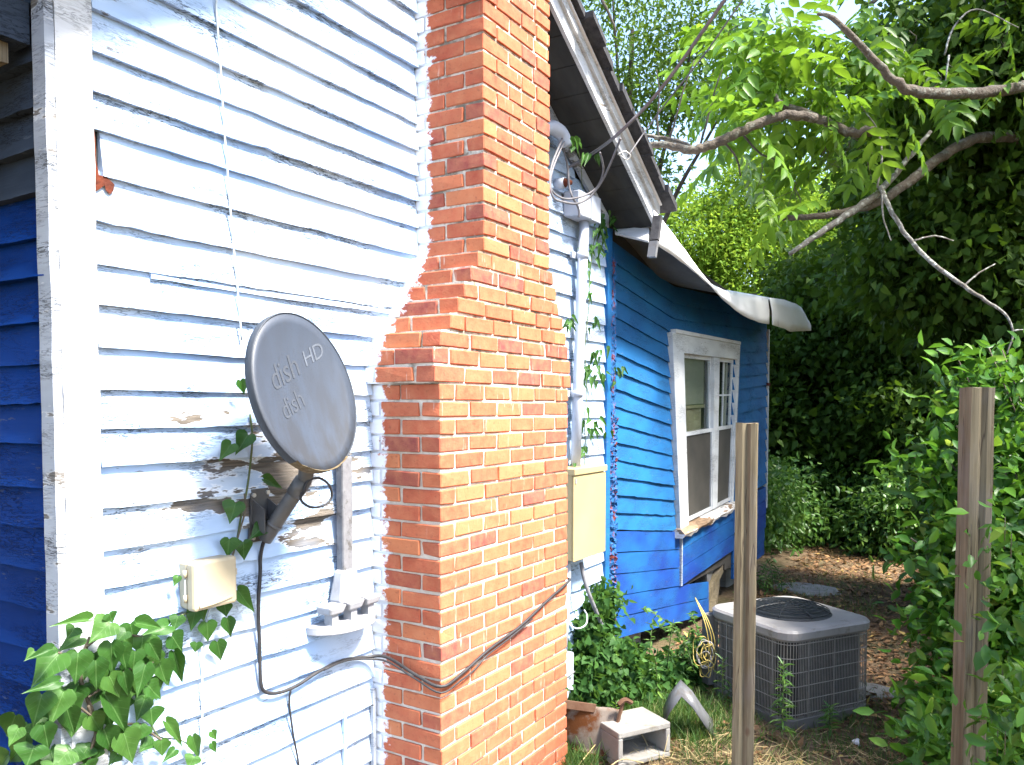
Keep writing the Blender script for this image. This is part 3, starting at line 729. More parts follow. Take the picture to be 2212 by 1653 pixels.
# ------------------------------------------------------------------ satellite dish on the wall
def mk_satdish():
    foot = atx(560, 1115, .02)
    t = thing('satellite_dish', (0.02, foot[1], foot[2]), 'grey oval satellite dish on a bent arm fixed to the white siding', 'satellite dish')
    a, e, R, kk = .10, .26, .226, 1.12
    c = Vector(atx(664.7, 846, .33)); n = Vector((math.cos(e)*math.cos(a), math.cos(e)*math.sin(a), math.sin(e)))
    s = Vector((0, 0, 1)).cross(n).normalized(); u = n.cross(s)
    dep = lambda r: -.030*(1-r*r)
    V = []; F = []; N = 56; rs = [0.0]+[i/9 for i in range(1, 10)]
    V.append(tuple(c+n*dep(0)))
    for r in rs[1:]:
        for j in range(N):
            q = 2*math.pi*j/N; V.append(tuple(c+s*(R*r*math.cos(q))+u*(R*kk*r*math.sin(q))+n*dep(r)))
    for j in range(N): F.append((0, 1+j, 1+(j+1) % N))
    for i in range(8):
        for j in range(N):
            p = 1+i*N+j; q = 1+i*N+(j+1) % N; F.append((p, p+N, q+N, q))
    o = pyd('reflector', V, F, M['dish'], t, smooth=True); m = o.modifiers.new('s', 'SOLIDIFY'); m.thickness = .004; m.offset = -1
    # rolled rim: upper clean part and mossy lower part
    for nm, mat, rng_, ex in (('rim', M['dish_rim'], range(-9, 38), 0), ('mossy_rim', M['dish_low'], range(37, 48), .0022)):
        V = []; F = []; jj = list(rng_)
        for j in jj:
            q = 2*math.pi*j/N
            for (f, h) in ((1.0, .001), (1.012, .004), (1.022, -.002), (1.022, -.026), (1.005, -.028), (.995, -.006)):
                w = ex*RNG.uniform(-1, 1.5)
                V.append(tuple(c+s*(R*f*math.cos(q))+u*(R*kk*f*math.sin(q))+n*h+n*w+s*w))
        for i in range(len(jj)-1):
            for k_ in range(6): F.append((i*6+k_, i*6+(k_+1) % 6, i*6+6+(k_+1) % 6, i*6+6+k_))
        ro = pyd(nm, V, F, mat, t, smooth=not ex)
        ro['label'] = 'rim caked with brown dirt' if ex else 'rolled grey rim'
    # printed words, following the curve of the reflector
    def word(txt, size, mat, px, py, rot, name, shear=.2):
        cu = bpy.data.curves.new('print', 'FONT'); cu.body = txt; cu.size = size; cu.shear = shear; cu.resolution_u = 3; cu.space_character = .95
        tmp = bpy.data.objects.new('tmp', cu); COL.objects.link(tmp)
        dg = bpy.context.evaluated_depsgraph_get(); me = bpy.data.meshes.new_from_object(tmp.evaluated_get(dg))
        bm = bmesh.new(); bm.from_mesh(me); bmesh.ops.subdivide_edges(bm, edges=bm.edges, cuts=1); bmesh.ops.triangulate(bm, faces=bm.faces); bm.to_mesh(me); bm.free()
        bpy.data.objects.remove(tmp)
        ca, sa = math.cos(rot), math.sin(rot); V = []
        for v in me.vertices:
            x = px+v.co.x*ca-v.co.y*sa; y = py+v.co.x*sa+v.co.y*ca
            r = math.hypot(x/R, y/(R*kk)); V.append(tuple(c+s*x+u*y+n*(dep(r)+.0016)))
        pyd(name, V, [tuple(p.vertices) for p in me.polygons], mat, t)
    word('dish', .105, M['print_faint'], -.125, .002, .42, 'printed_word')
    word('HD', .070, M['print'], .045, .088, .42, 'printed_word')
    word('dish', .085, M['print_faint'], -.105, -.088, .42, 'printed_word')
    # arm, clamp and wall foot
    A = Vector(atx(572, 1165, .055)); B = Vector(atx(660, 1030, .20)); Cc = c-n*.05-u*.08
    MB().tube(smooth_path([A, A.lerp(B, .6), B, B.lerp(Cc, .5)+Vector((0, 0, .02)), Cc], 6), .0255, 16).build('arm', M['bracket'], t, smooth=True)
    MB().tube([B.lerp(A, .05), B.lerp(A, .28)], .0285, 16).build('arm_sleeve', M['bracket'], t, smooth=True)
    MB().tube([A.lerp(B, .22), A.lerp(B, .26)], .028, 16).build('clamp_band', M['bracket'], t, smooth=True)
    y, z = foot[1], foot[2]
    MB().hexa([(.021,y-.052,z-.085),(.027,y-.052,z-.085),(.027,y+.05,z-.085),(.021,y+.05,z-.085),(.021,y-.035,z+.095),(.027,y-.035,z+.095),(.027,y+.035,z+.095),(.021,y+.035,z+.095)]).build('wall_plate', M['bracket'], t)
    for sg in (-1, 1):
        MB().hexa([(.027,y+sg*.03,z-.07),(.085,y+sg*.03,z-.05),(.085,y+sg*.034,z-.05),(.027,y+sg*.034,z-.07),(.027,y+sg*.03,z+.06),(.085,y+sg*.03,z+.03),(.085,y+sg*.034,z+.03),(.027,y+sg*.034,z+.06)]).build('plate_ear', M['bracket'], t)
    for (dy, dz) in ((-.035,-.07),(.04,-.07),(-.03,.075),(.03,.08),(.0,.02)):
        MB().tube([(.026, y+dy, z+dz), (.034, y+dy, z+dz)], .0075, 8).build('bolt', M['bolt'], t)
    MB().box(.14, .255, c.y-.04, c.y+.04, c.z-.10, c.z+.04).build('back_bracket', M['bracket'], t)
    # loop of slack cable hanging from the arm
    L = [atx(655,1068,.21), atx(665,1040,.22), atx(690,1033,.22), atx(712,1050,.2), atx(716,1075,.19), atx(700,1092,.19), atx(672,1096,.19), atx(651,1082,.19), atx(652,1064,.2)]
    o = MB().tube(smooth_path(L, 6), .0045, 8).build('cable_loop', M['cable'], t, smooth=True)
    return t
mk_satdish()
def cable(name, pts, r, mat, label, cat='cable', parent=None, group=None, n=8):
    o = MB().tube(smooth_path(pts, 5), r, n).build(name, mat, parent, smooth=True)
    if not parent: tag(o, label, cat, group)
    return o
X_ = lambda x, y, v=.03: Vector(atx(x, y, v))
cable('coaxial_cable', [X_(652,1040,.2), X_(640,1070,.17), X_(612,1120,.1), X_(575,1160,.06), X_(563,1200,.034), X_(562,1240,.034), X_(558,1310,.034), X_(561,1400,.034), X_(563,1470,.034), X_(572,1494,.034), X_(600,1497,.034), X_(640,1482,.034), X_(690,1450,.034), X_(740,1427,.034), X_(790,1420,.034), Vector((.10,2.425,.80)), Vector((.24,2.425,.757)), Vector((.365,2.43,.728)), Vector((.373,2.56,.745)), Vector((.373,2.75,.79)), Vector((.374,3.0,.83)), Vector((.373,3.25,.895)), Vector((.37,3.47,.945)), Vector((.33,3.52,.95)), Vector((.16,3.75,.95))], .0065, M['cable'], 'black cable running from the dish arm down the siding and around the chimney')
cable('thin_cable', [X_(628,1490,.036), X_(625,1510), X_(627,1540), X_(634,1590), X_(645,1650), X_(652,1720)], .0038, M['cable'], 'thin black cable dropping from the thicker cable on white siding')
cable('second_cable', [X_(700,1447,.04), X_(745,1428,.045), X_(795,1424,.045), Vector((.11,2.418,.785)), Vector((.25,2.418,.742)), Vector((.372,2.421,.708)), Vector((.380,2.54,.722)), Vector((.378,2.64,.738)), Vector((.381,2.72,.772)), Vector((.382,2.9,.803)), Vector((.38,3.1,.842))], .004, M['cable'], 'thin second cable twisted along the black cable on the chimney')
# old painted wire, partly a vine, down the siding
vine_pts = [(472,-20),(467,12),(470,60),(474,120),(478,170),(481,230),(485,290),(490,350),(493,400),(498,460),(503,520),(509,580),(515,650),(522,735)]
cable('old_wire', [X_(x, y, .026) for x, y in vine_pts], .0034, M['cable_white'], 'thin pale wire running down the white siding above the dish')
cable('vine_stem', [X_(540,895,.03), X_(545,945,.03), X_(541,1000,.03), X_(533,1060,.03), X_(522,1110,.03), X_(512,1165,.03), X_(500,1210,.03)], .0035, M['stem'], 'thin dark vine stem climbing behind the satellite dish', 'vine')
cable('pale_wire', [X_(455,1310,.03), X_(438,1370,.03), X_(436,1430,.03), X_(437,1500,.03), X_(436,1580,.03), X_(433,1650,.03), X_(433,1720,.03)], .003, M['cable_white'], 'pale thin wire hanging below the beige box')

# ------------------------------------------------------------------ beige telephone box
def mk_nid():
    t = thing('telephone_box', (.02, 1.61, 1.24), 'small beige plastic telephone box screwed to the white siding', 'junction box')
    y0, y1, z0, z1 = 1.545, 1.700, 1.175, 1.322
    MB().hexa([(.018,y0,z0+.006),(.058,y0,z0),(.058,y1,z0),(.018,y1,z0+.006),(.018,y0,z1),(.058,y0,z1),(.058,y1,z1),(.018,y1,z1)]).build('box_base', M['beige'], t, bevel=.006)
    # lid with rounded edges and a curved bottom lip
    ny = 13; prof = [(.059,0),(.092,.004),(.099,.012)]; V = []
    mb = MB().box(.059, .098, y0-.004, y1+.003, z0-.002, z1+.004); mb.build('lid', M['beige'], t, bevel=.010)
    V = []
    for i in range(ny):
        q = i/(ny-1); y = y0+.012+(y1-y0-.03)*q; z = z0+.010+.012*q*q
        V += [(.0985, y, z), (.1035, y, z), (.1035, y, z+.006), (.0985, y, z+.006)]
    F = [(i*4+j, i*4+(j+1) % 4, i*4+4+(j+1) % 4, i*4+4+j) for i in range(ny-1) for j in range(4)]+[(3,2,1,0), tuple((ny-1)*4+j for j in range(4))]
    pyd('lid_lip', V, F, M['beige'], t)
    for z in (z0+.025, z1-.045):
        MB().tube([(.060, y0-.008, z), (.060, y0-.008, z+.024)], .006, 10).build('hinge', M['beige'], t, smooth=True)
    MB().tube([(.06, y0-.008, z0+.05), (.06, y0-.008, z1-.046)], .0025, 8).build('hinge_pin', M['conduit'], t)
    MB().box(.066, .090, y1+.0035, y1+.008, z1-.06, z1-.04).build('catch', M['beige'], t)
    MB().tube([(.04, y0+.05, z0+.002), (.036, y0+.045, z0-.03), (.028, y0+.04, z0-.05)], .007, 8).build('cable_entry', M['cable_grey'], t)
mk_nid()

# ------------------------------------------------------------------ grey mast with flared socket and tray
def mk_mast():
    c = atx(748, 1290, .06); y = float(c[1]); 
    t = thing('wall_mast', (.06, y, 1.0), 'grey galvanised mast with flared socket above a round tray beside the chimney', 'mast')
    zt = float(atx(750, 985, .06)[2]); zs = float(atx(748, 1228, .06)[2]); zk = float(atx(748, 1300, .08)[2]); zy = float(atx(735, 1352, .1)[2])
    V = boxv(.035, .075, y-.027, y+.027, zs-.01, zt); MB().add(V, BOXF).build('mast_tube', M['galv'], t, bevel=.008)
    MB().hexa([(.03,y-.068,zk),(.10,y-.068,zk),(.10,y+.068,zk),(.03,y+.068,zk),(.03,y-.036,zs),(.082,y-.036,zs),(.082,y+.036,zs),(.03,y+.036,zs)]).build('flared_socket', M['galv_light'], t, bevel=.012)
    for dy in (-.10, .0, .095):
        MB().hexa([(.04,y+dy-.034,zk-.030),(.11,y+dy-.034,zk-.030),(.11,y+dy+.034,zk-.030),(.04,y+dy+.034,zk-.030),(.04,y+dy-.045,zk+.004),(.12,y+dy-.045,zk+.004),(.12,y+dy+.045,zk+.004),(.04,y+dy+.045,zk+.004)]).build('foot_pad', M['galv_light'], t, bevel=.008)
        MB().box(.06, .10, y+dy-.016, y+dy+.016, zy+.006, zk-.029).build('leg', M['galv_light'], t)
    V = []; n = 28
    for r, z in ((.0, zy+.008), (.158, zy+.008), (.165, zy+.004), (.165, zy-.022), (.158, zy-.026), (0, zy-.026)):
        for j in range(n):
            q = math.pi*j/(n-1)-math.pi/2; V.append((.022+r*.72*max(0, math.cos(q)), y+r*math.sin(q)-.005, z))
    F = [(i*n+j, i*n+j+1, (i+1)*n+j+1, (i+1)*n+j) for i in range(5) for j in range(n-1)]+[tuple(i*n for i in range(6)), tuple(i*n+n-1 for i in range(6))[::-1]]
    pyd('tray', V, F, M['galv_light'], t)
    MB().hexa([(.02,y-.02,zt+.003),(.07,y-.02,zt+.003),(.07,y+.03,zt+.003),(.02,y+.03,zt+.003),(.02,y-.015,zt+.022),(.05,y-.01,zt+.028),(.05,y+.02,zt+.028),(.02,y+.02,zt+.022)]).build('top_bracket', M['bracket'], t)
mk_mast()
box('short_batten', (.021, .033, float(atx(733,1560)[1])-.006, float(atx(733,1560)[1])+.006, .25, float(atx(733,1530)[2])), M['white_siding'], house)
box('edge_batten', (.019, .034, 2.415, 2.432, .25, .66), M['trim_side'], house)

# ------------------------------------------------------------------ electric service
def mk_service():
    t = thing('service_mast', (.06, 4.30, 1.45), 'white painted electric conduit rising from the tan box beside the chimney', 'conduit')
    top = X_(1262, 478, .07); mid = X_(1255, 640, .07); bot = X_(1243, 1012, .07)
    MB().tube([bot, X_(1249, 820, .07), mid, top], .030, 16).build('riser_pipe', M['conduit'], t, smooth=True)
    for (x, y) in ((1258, 552), (1246, 850)):
        p = X_(x, y, .07); MB().tube([p-Vector((0,0,.018)), p+Vector((0,0,.018))], .0345, 16).build('pipe_strap', M['conduit'], t, smooth=True)
        MB().box(.021, .04, p.y-.065, p.y-.025, p.z-.018, p.z+.018).build('strap_lug', M['conduit'], t)
    a = X_(1243, 410, .10); b = X_(1287, 480, .10)
    MB().box(.022, .125, a.y, b.y, b.z-.01, a.z).build('pull_box', M['conduit'], t, bevel=.008)
    MB().box(.1255, .131, (a.y*.45+b.y*.55), b.y+.004, b.z-.012, a.z+.004).build('pull_box_lid', M['conduit'], t, bevel=.004)
    w = X_(1200, 300, .09)
    mb = MB(); pts = [w+Vector((-.03, -.09, .03)), w+Vector((0, -.03, .05)), w+Vector((.02, .04, .03)), w+Vector((.03, .07, -.03))]
    mb.tube(smooth_path(pts, 4), [.034]*4+[.038]*4+[.036]*4+[.028], 14); mb.build('weatherhead', M['conduit'], t, smooth=True)
    MB().tube([w+Vector((-.03, -.10, .03)), w+Vector((-.05, -.12, -.75))], .024, 12).build('weatherhead_pipe', M['conduit'], t, smooth=True)
    i = X_(1214, 396, .06)
    MB().tube([i+Vector((-.04,0,0)), i+Vector((.02,0,0))], .030, 12).build('insulator', M['conduit'], t, smooth=True)
    MB().tube([i+Vector((.02,0,0)), i+Vector((.035,0,0)), i+Vector((.05,.02,0))], [.026,.018,.012], 12).build('insulator_core', M['rust'], t, smooth=True)
    # service conductors
    cable('conductor', [w+Vector((.03,.02,.0)), X_(1194,350,.12), X_(1188,380,.14), X_(1188,405,.15), X_(1196,428,.16), X_(1215,436,.17), X_(1246,440,.18), X_(1275,425,.22), X_(1300,392,.28), X_(1320,350,.36), X_(1333,318,.43), X_(1340,300,.5)], .0062, M['cable_grey'], '', parent=t)
    cable('conductor', [w+Vector((.04,.04,.0)), X_(1208,330,.12), X_(1193,368,.14), X_(1189,400,.14), X_(1199,420,.15), X_(1225,430,.16), X_(1262,423,.18), X_(1290,404,.22), X_(1303,370,.28), X_(1300,345,.32), X_(1296,330,.34)], .0055, M['cable_grey'], '', parent=t)
    cable('conductor', [w+Vector((.03,.07,-.02)), X_(1218,322,.10), X_(1226,360,.10), X_(1229,400,.11), X_(1236,425,.13), X_(1246,442,.135), X_(1251,458,.135), X_(1250,470,.13)], .0062, M['cable_grey'], '', parent=t)
mk_service()
# the drop from the pole: runs up and away from the house
e1 = X_(1228, 362, .06)
drop = [e1, X_(1258,345,.14), X_(1300,318,.30), X_(1340,285,.52), atd(1400,225,3.9), atd(1460,150,3.75), atd(1520,65,3.6), atd(1580,-20,3.45), atd(1680,-160,3.2), atd(1800,-340,3.0)]
cable('service_drop_cable', drop, .0085, M['cable_grey'], 'thick twisted overhead power cable rising from the wall past the eave', 'cable', n=10)
cable('overhead_wire', [X_(1356,338,.36), atd(1395,282,4.5), atd(1450,208,4.4), atd(1520,120,4.2), atd(1590,20,4.0), atd(1680,-110,3.8)], .0045, M['cable_grey'], 'thin overhead wire tied to the eave hook beside the thick cable', 'cable')
h = X_(1350, 335, .35)
cable('eave_hook', [h+Vector((-.03,-.03,0)), h+Vector((0,.0,.02)), h+Vector((.02,.03,.0)), h+Vector((0,.02,-.02)), h+Vector((-.03,-.02,.005))], .004, M['bolt'], 'small metal hook on the white rake board', 'hook')
def mk_tan():
    t = thing('meter_box', (.09, 4.1, .94), 'tall tan metal electric box on the wall beside the chimney', 'electric box')
    y0, y1, z0, z1 = 3.93, 4.335, .945, 1.455
    MB().box(.022, .150, y0, y1, z0, z1).build('enclosure', M['tan'], t, bevel=.006)
    MB().box(.1505, .160, y0-.004, y1+.004, z0-.004, z1-.035).build('door', M['tan'], t, bevel=.004)
    MB().box(.018, .168, y0-.008, y1+.008, z1-.030, z1+.006).build('hood', M['tan'], t, bevel=.004)
    MB().box(.1605, .166, y0+.006, y0+.02, z1-.075, z1-.05).build('latch', M['bolt'], t)
    MB().tube([(.08, 3.99, .944), (.08, 3.965, .62), (.08, 3.94, .40)], .030, 14).build('lower_pipe', M['conduit'], t, smooth=True)
    MB().box(.03, .135, 3.87, 3.985, .17, .42).build('lower_pipe_box', M['conduit'], t, bevel=.01)
    MB().tube([(.137, 3.868, .30), (.139, 3.93, .302), (.136, 3.988, .305)], .004, 6).build('tie_wire', M['cable_grey'], t)
mk_tan()
cable('ground_conduit', [X_(1255,1215,.08), X_(1262,1250,.10), X_(1275,1290,.13), X_(1300,1350,.16), X_(1312,1385,.18), X_(1335,1420,.22), X_(1360,1478,.27)], .012, M['galv'], 'thin grey conduit slanting from the tan box into the weeds', 'conduit')
cable('stray_wire', [X_(1224,1345,.16), X_(1245,1358,.19), X_(1265,1350,.19), X_(1268,1330,.18), X_(1262,1318,.17)], .004, M['cable_white'], 'stiff white wire sticking out past the chimney edge', 'wire')

# ------------------------------------------------------------------ air conditioner
def mk_ac():
    N_ = np.array(atz(1698, 1562, -.01)[:2]); a1, a2 = math.radians(57), math.radians(147); S = .69
    r1 = np.array([math.cos(a1), math.sin(a1)]); r2 = np.array([math.cos(a2), math.sin(a2)])
    c = N_+S/2*(r1+r2); zb = gz(*c); H = .575
    t = thing('air_conditioner', (c[0], c[1], zb), 'grey square outdoor air conditioner with wire grille and dark fan top', 'air conditioner')
    def ringp(h, ins, cr, n=7):
        P = []; e = h-ins
        for k_, (sx, sy) in enumerate(((1,1),(-1,1),(-1,-1),(1,-1))):
            for j in range(n):
                q = math.pi/2*k_+math.pi/2*j/(n-1); x = sx*(e-cr)+cr*math.cos(q); y = sy*(e-cr)+cr*math.sin(q)
                p = c+r1*x+r2*y; P.append((p[0], p[1]))
        return P
    def solid(name, levels, mat, cap=True, smooth=False):
        V = []; F = []
        for (z, h, ins, cr) in levels:
            P = ringp(h, ins, cr); n = len(P); V += [(x, y, zb+z) for x, y in P]
        for i in range(len(levels)-1):
            for j in range(n): F.append((i*n+j, i*n+(j+1) % n, (i+1)*n+(j+1) % n, (i+1)*n+j))
        if cap: F.append(tuple(range(n))[::-1]); F.append(tuple((len(levels)-1)*n+j for j in range(n)))
        return pyd(name, V, F, mat, t, smooth)
    h = S/2
    solid('base_pan', [(-.03, h, 0, .09), (.042, h, -.004, .09), (.048, h, .004, .09)], M['ac'])
    solid('coil', [(.046, h, .03, .07), (H-.06, h, .03, .07)], M['fin'])
    lid = solid('lid', [(H-.075, h, -.004, .10), (H-.06, h, -.016, .11), (H-.02, h, -.020, .115), (H-.006, h, -.008, .11), (H, h, .02, .09)], M['ac_top'], True)
    # sunken dark fan opening with guard rings
    V = []; F = []; n = 40
    for r, z in ((.255, .001), (.245, .012), (.20, .030), (.10, .040), (.03, .042)):
        for j in range(n): q = 2*math.pi*j/n; V.append((c[0]+r*math.cos(q), c[1]+r*math.sin(q), zb+H+z))
    F = [(i*n+j, i*n+(j+1) % n, (i+1)*n+(j+1) % n, (i+1)*n+j) for i in range(4) for j in range(n)]+[tuple(4*n+j for j in range(n))]
    pyd('fan_shroud', V, F, M['ac_dark'], t, smooth=True)
    mb = MB()
    for r, z in ((.24, .018), (.205, .034), (.17, .040), (.135, .044), (.10, .047), (.065, .049)):
        mb.tube([(c[0]+r*math.cos(2*math.pi*j/32), c[1]+r*math.sin(2*math.pi*j/32), zb+H+z+.004) for j in range(33)], .003, 5, False)
    for j in range(8):
        q = 2*math.pi*j/8; mb.tube([(c[0]+r*math.cos(q), c[1]+r*math.sin(q), zb+H+z) for r, z in ((.25,.016),(.2,.04),(.1,.052),(.03,.054))], .004, 5)
    mb.build('fan_guard', M['ac_dark'], t)
    # wire grille
    P = ringp(h, -.001, .09, 9); P2 = []
    per = []
    for i in range(len(P)):
        a = np.array(P[i]); b = np.array(P[(i+1) % len(P)]); L = np.linalg.norm(b-a); k_ = max(1, int(round(L/.0125)))
        for j in range(k_): per.append(a+(b-a)*j/k_)
    mb = MB()
    for q in per: mb.tube([(q[0], q[1], zb+.05), (q[0], q[1], zb+H-.07)], .0021, 4, False)
    mb.build('grille_wire', M['wire_grey'], t, kind='stuff')
    for k_ in range(6):
        z = zb+.075+(H-.165)*k_/5
        MB().tube([(q[0], q[1], z) for q in per[::2]]+[(per[0][0], per[0][1], z)], .0028, 5, False).build('grille_band', M['wire_grey'], t)
    for i in range(0, len(per), len(per)//12):
        q = per[i]; o = (q-c)*1.006+c; MB().tube([(o[0], o[1], zb+.048), (o[0], o[1], zb+H-.068)], .0036, 6).build('grille_bar', M['wire_grey'], t)
    lc = c+r2*(h-.02)-r1*(h-.02)
    q = c+(r2*.99-r1*.99)*h
    MB().bar((q[0], q[1], zb+.06), (q[0], q[1], zb+H-.06), .07, .07, (r1[0], r1[1], 0)).build('corner_post', M['ac'], t)
    return c, zb, H, r1, r2
ACc = mk_ac()
# loose wires tied to the air conditioner
def mk_wires():
    b = Vector(atd(1530, 1420, 5.05)); b0 = b.copy()
    t = thing('wire_bundle', b, 'tangled bundle of yellow and white wires hanging beside the air conditioner', 'wires')
    for k_ in range(9):
        rr = random.Random(k_); pts = []; r = rr.uniform(.03, .075); dz = rr.uniform(-.09, .05); dx = rr.uniform(-.05, .02)
        for j in range(9):
            q = 2*math.pi*j/8+rr.uniform(-.2, .2); pts.append(b+Vector(RT)*(dx+r*.8*math.cos(q)+rr.uniform(-.01, .01))+Vector((0, 0, dz+r*1.3*math.sin(q)))+Vector(FW)*rr.uniform(-.03, .03))
        MB().tube(smooth_path(pts, 4), .0028, 5, False).build('wire', M['wire_yellow'] if k_ % 3 else M['wire_pale'], t, smooth=True)
    for k_ in range(3):
        rr = random.Random(50+k_)
        MB().tube(smooth_path([b+Vector((rr.uniform(-.03,.03), 0, 0)), b+Vector(RT)*(-.0+.02*k_)+Vector((0,0,.10)), b+Vector(RT)*(-.03+.012*k_)+Vector((0,0,.24)), b+Vector(RT)*(-.04)+Vector(FW)*.2+Vector((0,0,.34))], 5), .003, 5).build('wire', M['wire_yellow'], t, smooth=True)
mk_wires()

# ------------------------------------------------------------------ fence posts
def mk_post(px, py_top, dep, w, d, rot, label, seed, lean=(0, 0)):
    top = atd(px, py_top, dep); x, y = top[0], top[1]; zt = top[2]; zb = -.25
    n = 26; rr = random.Random(seed); V = []
    ca, sa = math.cos(rot), math.sin(rot)
    base = [(-1,-1),(-.72,-1),(-.35,-1.0),(0,-1.0),(.4,-1),(.75,-1),(1,-1),(1,-.5),(1,.3),(1,1),(0,1),(-1,1),(-1,.3),(-1,-.4)]
    m = len(base)
    for i in range(n):
        t = i/(n-1); z = zb+(zt-zb)*t
        for k_, (a, b) in enumerate(base):
            g = .0014*noise1(z*7+k_, seed)+rr.uniform(-1, 1)*.0006
            if k_ == 3: g -= .011*min(1, max(0, (t-.05)*2.5))      # drying crack
            px_, py_ = a*w/2*(1+0*g), b*d/2
            ln = math.hypot(px_, py_); px_ += px_/ln*g; py_ += py_/ln*g
            if abs(a) == 1 and abs(b) == 1: px_ *= .97; py_ *= .97
            V.append((x+px_*ca-py_*sa+lean[0]*(1-t), y+px_*sa+py_*ca+lean[1]*(1-t), z+(rr.uniform(-.003, .003) if i == n-1 else 0)))
    F = [(i*m+j, i*m+(j+1) % m, (i+1)*m+(j+1) % m, (i+1)*m+j) for i in range(n-1) for j in range(m)]+[tuple((n-1)*m+j for j in range(m))]
    o = pyd('fence_post', V, F, M['post']); tag(o, label, 'post', 'old wooden fence posts'); return o
mk_post(1614, 914, 3.35, .088, .085, math.radians(12), 'square weathered wooden post standing before the air conditioner', 1, (.0, .0))
mk_post(2111, 838, 3.0, .089, .085, math.radians(31), 'square weathered wooden post standing in the leafy shrub', 2, (.0, 0))

# ------------------------------------------------------------------ concrete block, rusty sheet, flashing
def mk_block():
    # hollow block lying on its side with one big core open to the camera
    a = np.array(atz(1336, 1668, .0)); b = np.array(atz(1448, 1640, .0))
    d1 = (b-a)/np.linalg.norm(b-a); d1[2] = 0; d2 = np.array([-d1[1], d1[0], 0]); L = np.linalg.norm(b-a); D_ = .24; H = .178; w = .028
    t = thing('concrete_block', tuple(a+d1*L/2+d2*D_/2), 'hollow concrete block lying on its side near the chimney foot', 'concrete block')
    def seg(nm, u0, u1, z0, z1, v0=0, v1=D_):
        P = [a+d1*u+d2*v+np.array([0, 0, z]) for z in (z0, z1) for (u, v) in ((u0, v0), (u1, v0), (u1, v1), (u0, v1))]
        MB().hexa(P).build(nm, M['concrete'], t, bevel=.006)
    z0 = .012
    seg('bottom_shell', 0, L, z0, z0+w); seg('top_shell', 0, L, z0+H-w, z0+H+.004)
    seg('end_web', 0, w, z0+w+.0005, z0+H-w-.0005); seg('end_web', L-w, L, z0+w+.0005, z0+H-w-.0005)
    seg('middle_web', w+.001, L-w-.001, z0+w+.0005, z0+H-w-.0005, D_-.03, D_-.001)
mk_block()
def mk_rusty():
    c4_ = [np.array(atz(1212,1612,.05)), np.array(atz(1322,1632,.05)), np.array(atz(1342,1532,.24)), np.array(atz(1214,1518,.32))]
    t = thing('rusty_metal_sheet', tuple((c4_[0]+c4_[1])/2), 'bent rusty sheet of metal lying against the chimney foot', 'scrap metal')
    nu, nv = 14, 12; V = []
    for j in range(nv):
        for i in range(nu):
            u = i/(nu-1); v = j/(nv-1)
            p = (c4_[0]*(1-u)+c4_[1]*u)*(1-v)+(c4_[3]*(1-u)+c4_[2]*u)*v
            edge = .02*math.sin(u*3.1)*(v < .1); fold = -.05*math.sin(min(1, v/.62)*math.pi)*(1 if v < .62 else 0)+.0
            V.append((p[0]+edge, p[1]-edge, max(p[2]+fold+.004*noise1(u*9+v*7, 2), -.005)))
    F = [(j*nu+i, j*nu+i+1, (j+1)*nu+i+1, (j+1)*nu+i) for j in range(nv-1) for i in range(nu-1)]
    o = pyd('sheet', V, F, M['rusty'], t, smooth=True); mo = o.modifiers.new('s', 'SOLIDIFY'); mo.thickness = .006
    trunk_ = smooth_path([atz(1318,1622,.07), atz(1330,1575,.16), atz(1346,1518,.29)], 6)
    MB().tube(trunk_, .010, 6).build('edge_rail', M['rusty_rail'], t)
    MB().tube(smooth_path([atz(1336,1522,.29), atz(1350,1512,.31), atz(1364,1518,.29)], 4), .013, 6).build('rail_end', M['rusty_rail'], t)
    MB().bar(tuple(c4_[3]+np.array([0,0,-.005])), tuple(c4_[3]*.45+c4_[2]*.55+np.array([0,0,-.01])), .012, .04).build('top_flange', M['rusty_rail'], t)
mk_rusty()
def mk_flash():
    P0 = [(1432,1530,.10),(1445,1500,.20),(1470,1468,.28),(1495,1492,.24),(1520,1530,.12),(1540,1556,.02)]
    A = [np.array(atz(x, y, z)) for x, y, z in P0]; off = np.array([.05, -.12, -.05]); V = []
    for p in A: V += [tuple(p), tuple(p+off*.5+np.array([0, 0, .012])), tuple(p+off)]
    F = [(i*3+j, i*3+j+1, i*3+4+j, i*3+3+j) for i in range(len(A)-1) for j in range(2)]
    o = pyd('metal_flashing', V, F, M['flash'], smooth=True); mo = o.modifiers.new('s', 'SOLIDIFY'); mo.thickness = .004
    tag(o, 'bent strip of grey metal flashing lying in the weeds by the concrete block', 'scrap metal')
mk_flash()
# far fence post and rail
p = atz(1903, 1150, .0); zt = float(CAM[2]+(881-955)/FD*pj(p)[2])
MB().tube([(p[0], p[1], -.1), (p[0], p[1], zt)], .022, 10).build('metal_fence_post', M['fence_metal'], smooth=True)
tag(bpy.data.objects['metal_fence_post'], 'thin rusty metal fence post standing at the edge of the undergrowth', 'post')
rl = atd(1800, 953, pj(p)[2]); MB().tube([tuple(rl), tuple(atd(1850, 955, pj(p)[2])), (p[0], p[1], zt)], .008, 6).build('fence_rail', M['fence_metal'])
tag(bpy.data.objects['fence_rail'], 'thin rusty rail running from the far metal fence post', 'fence rail')


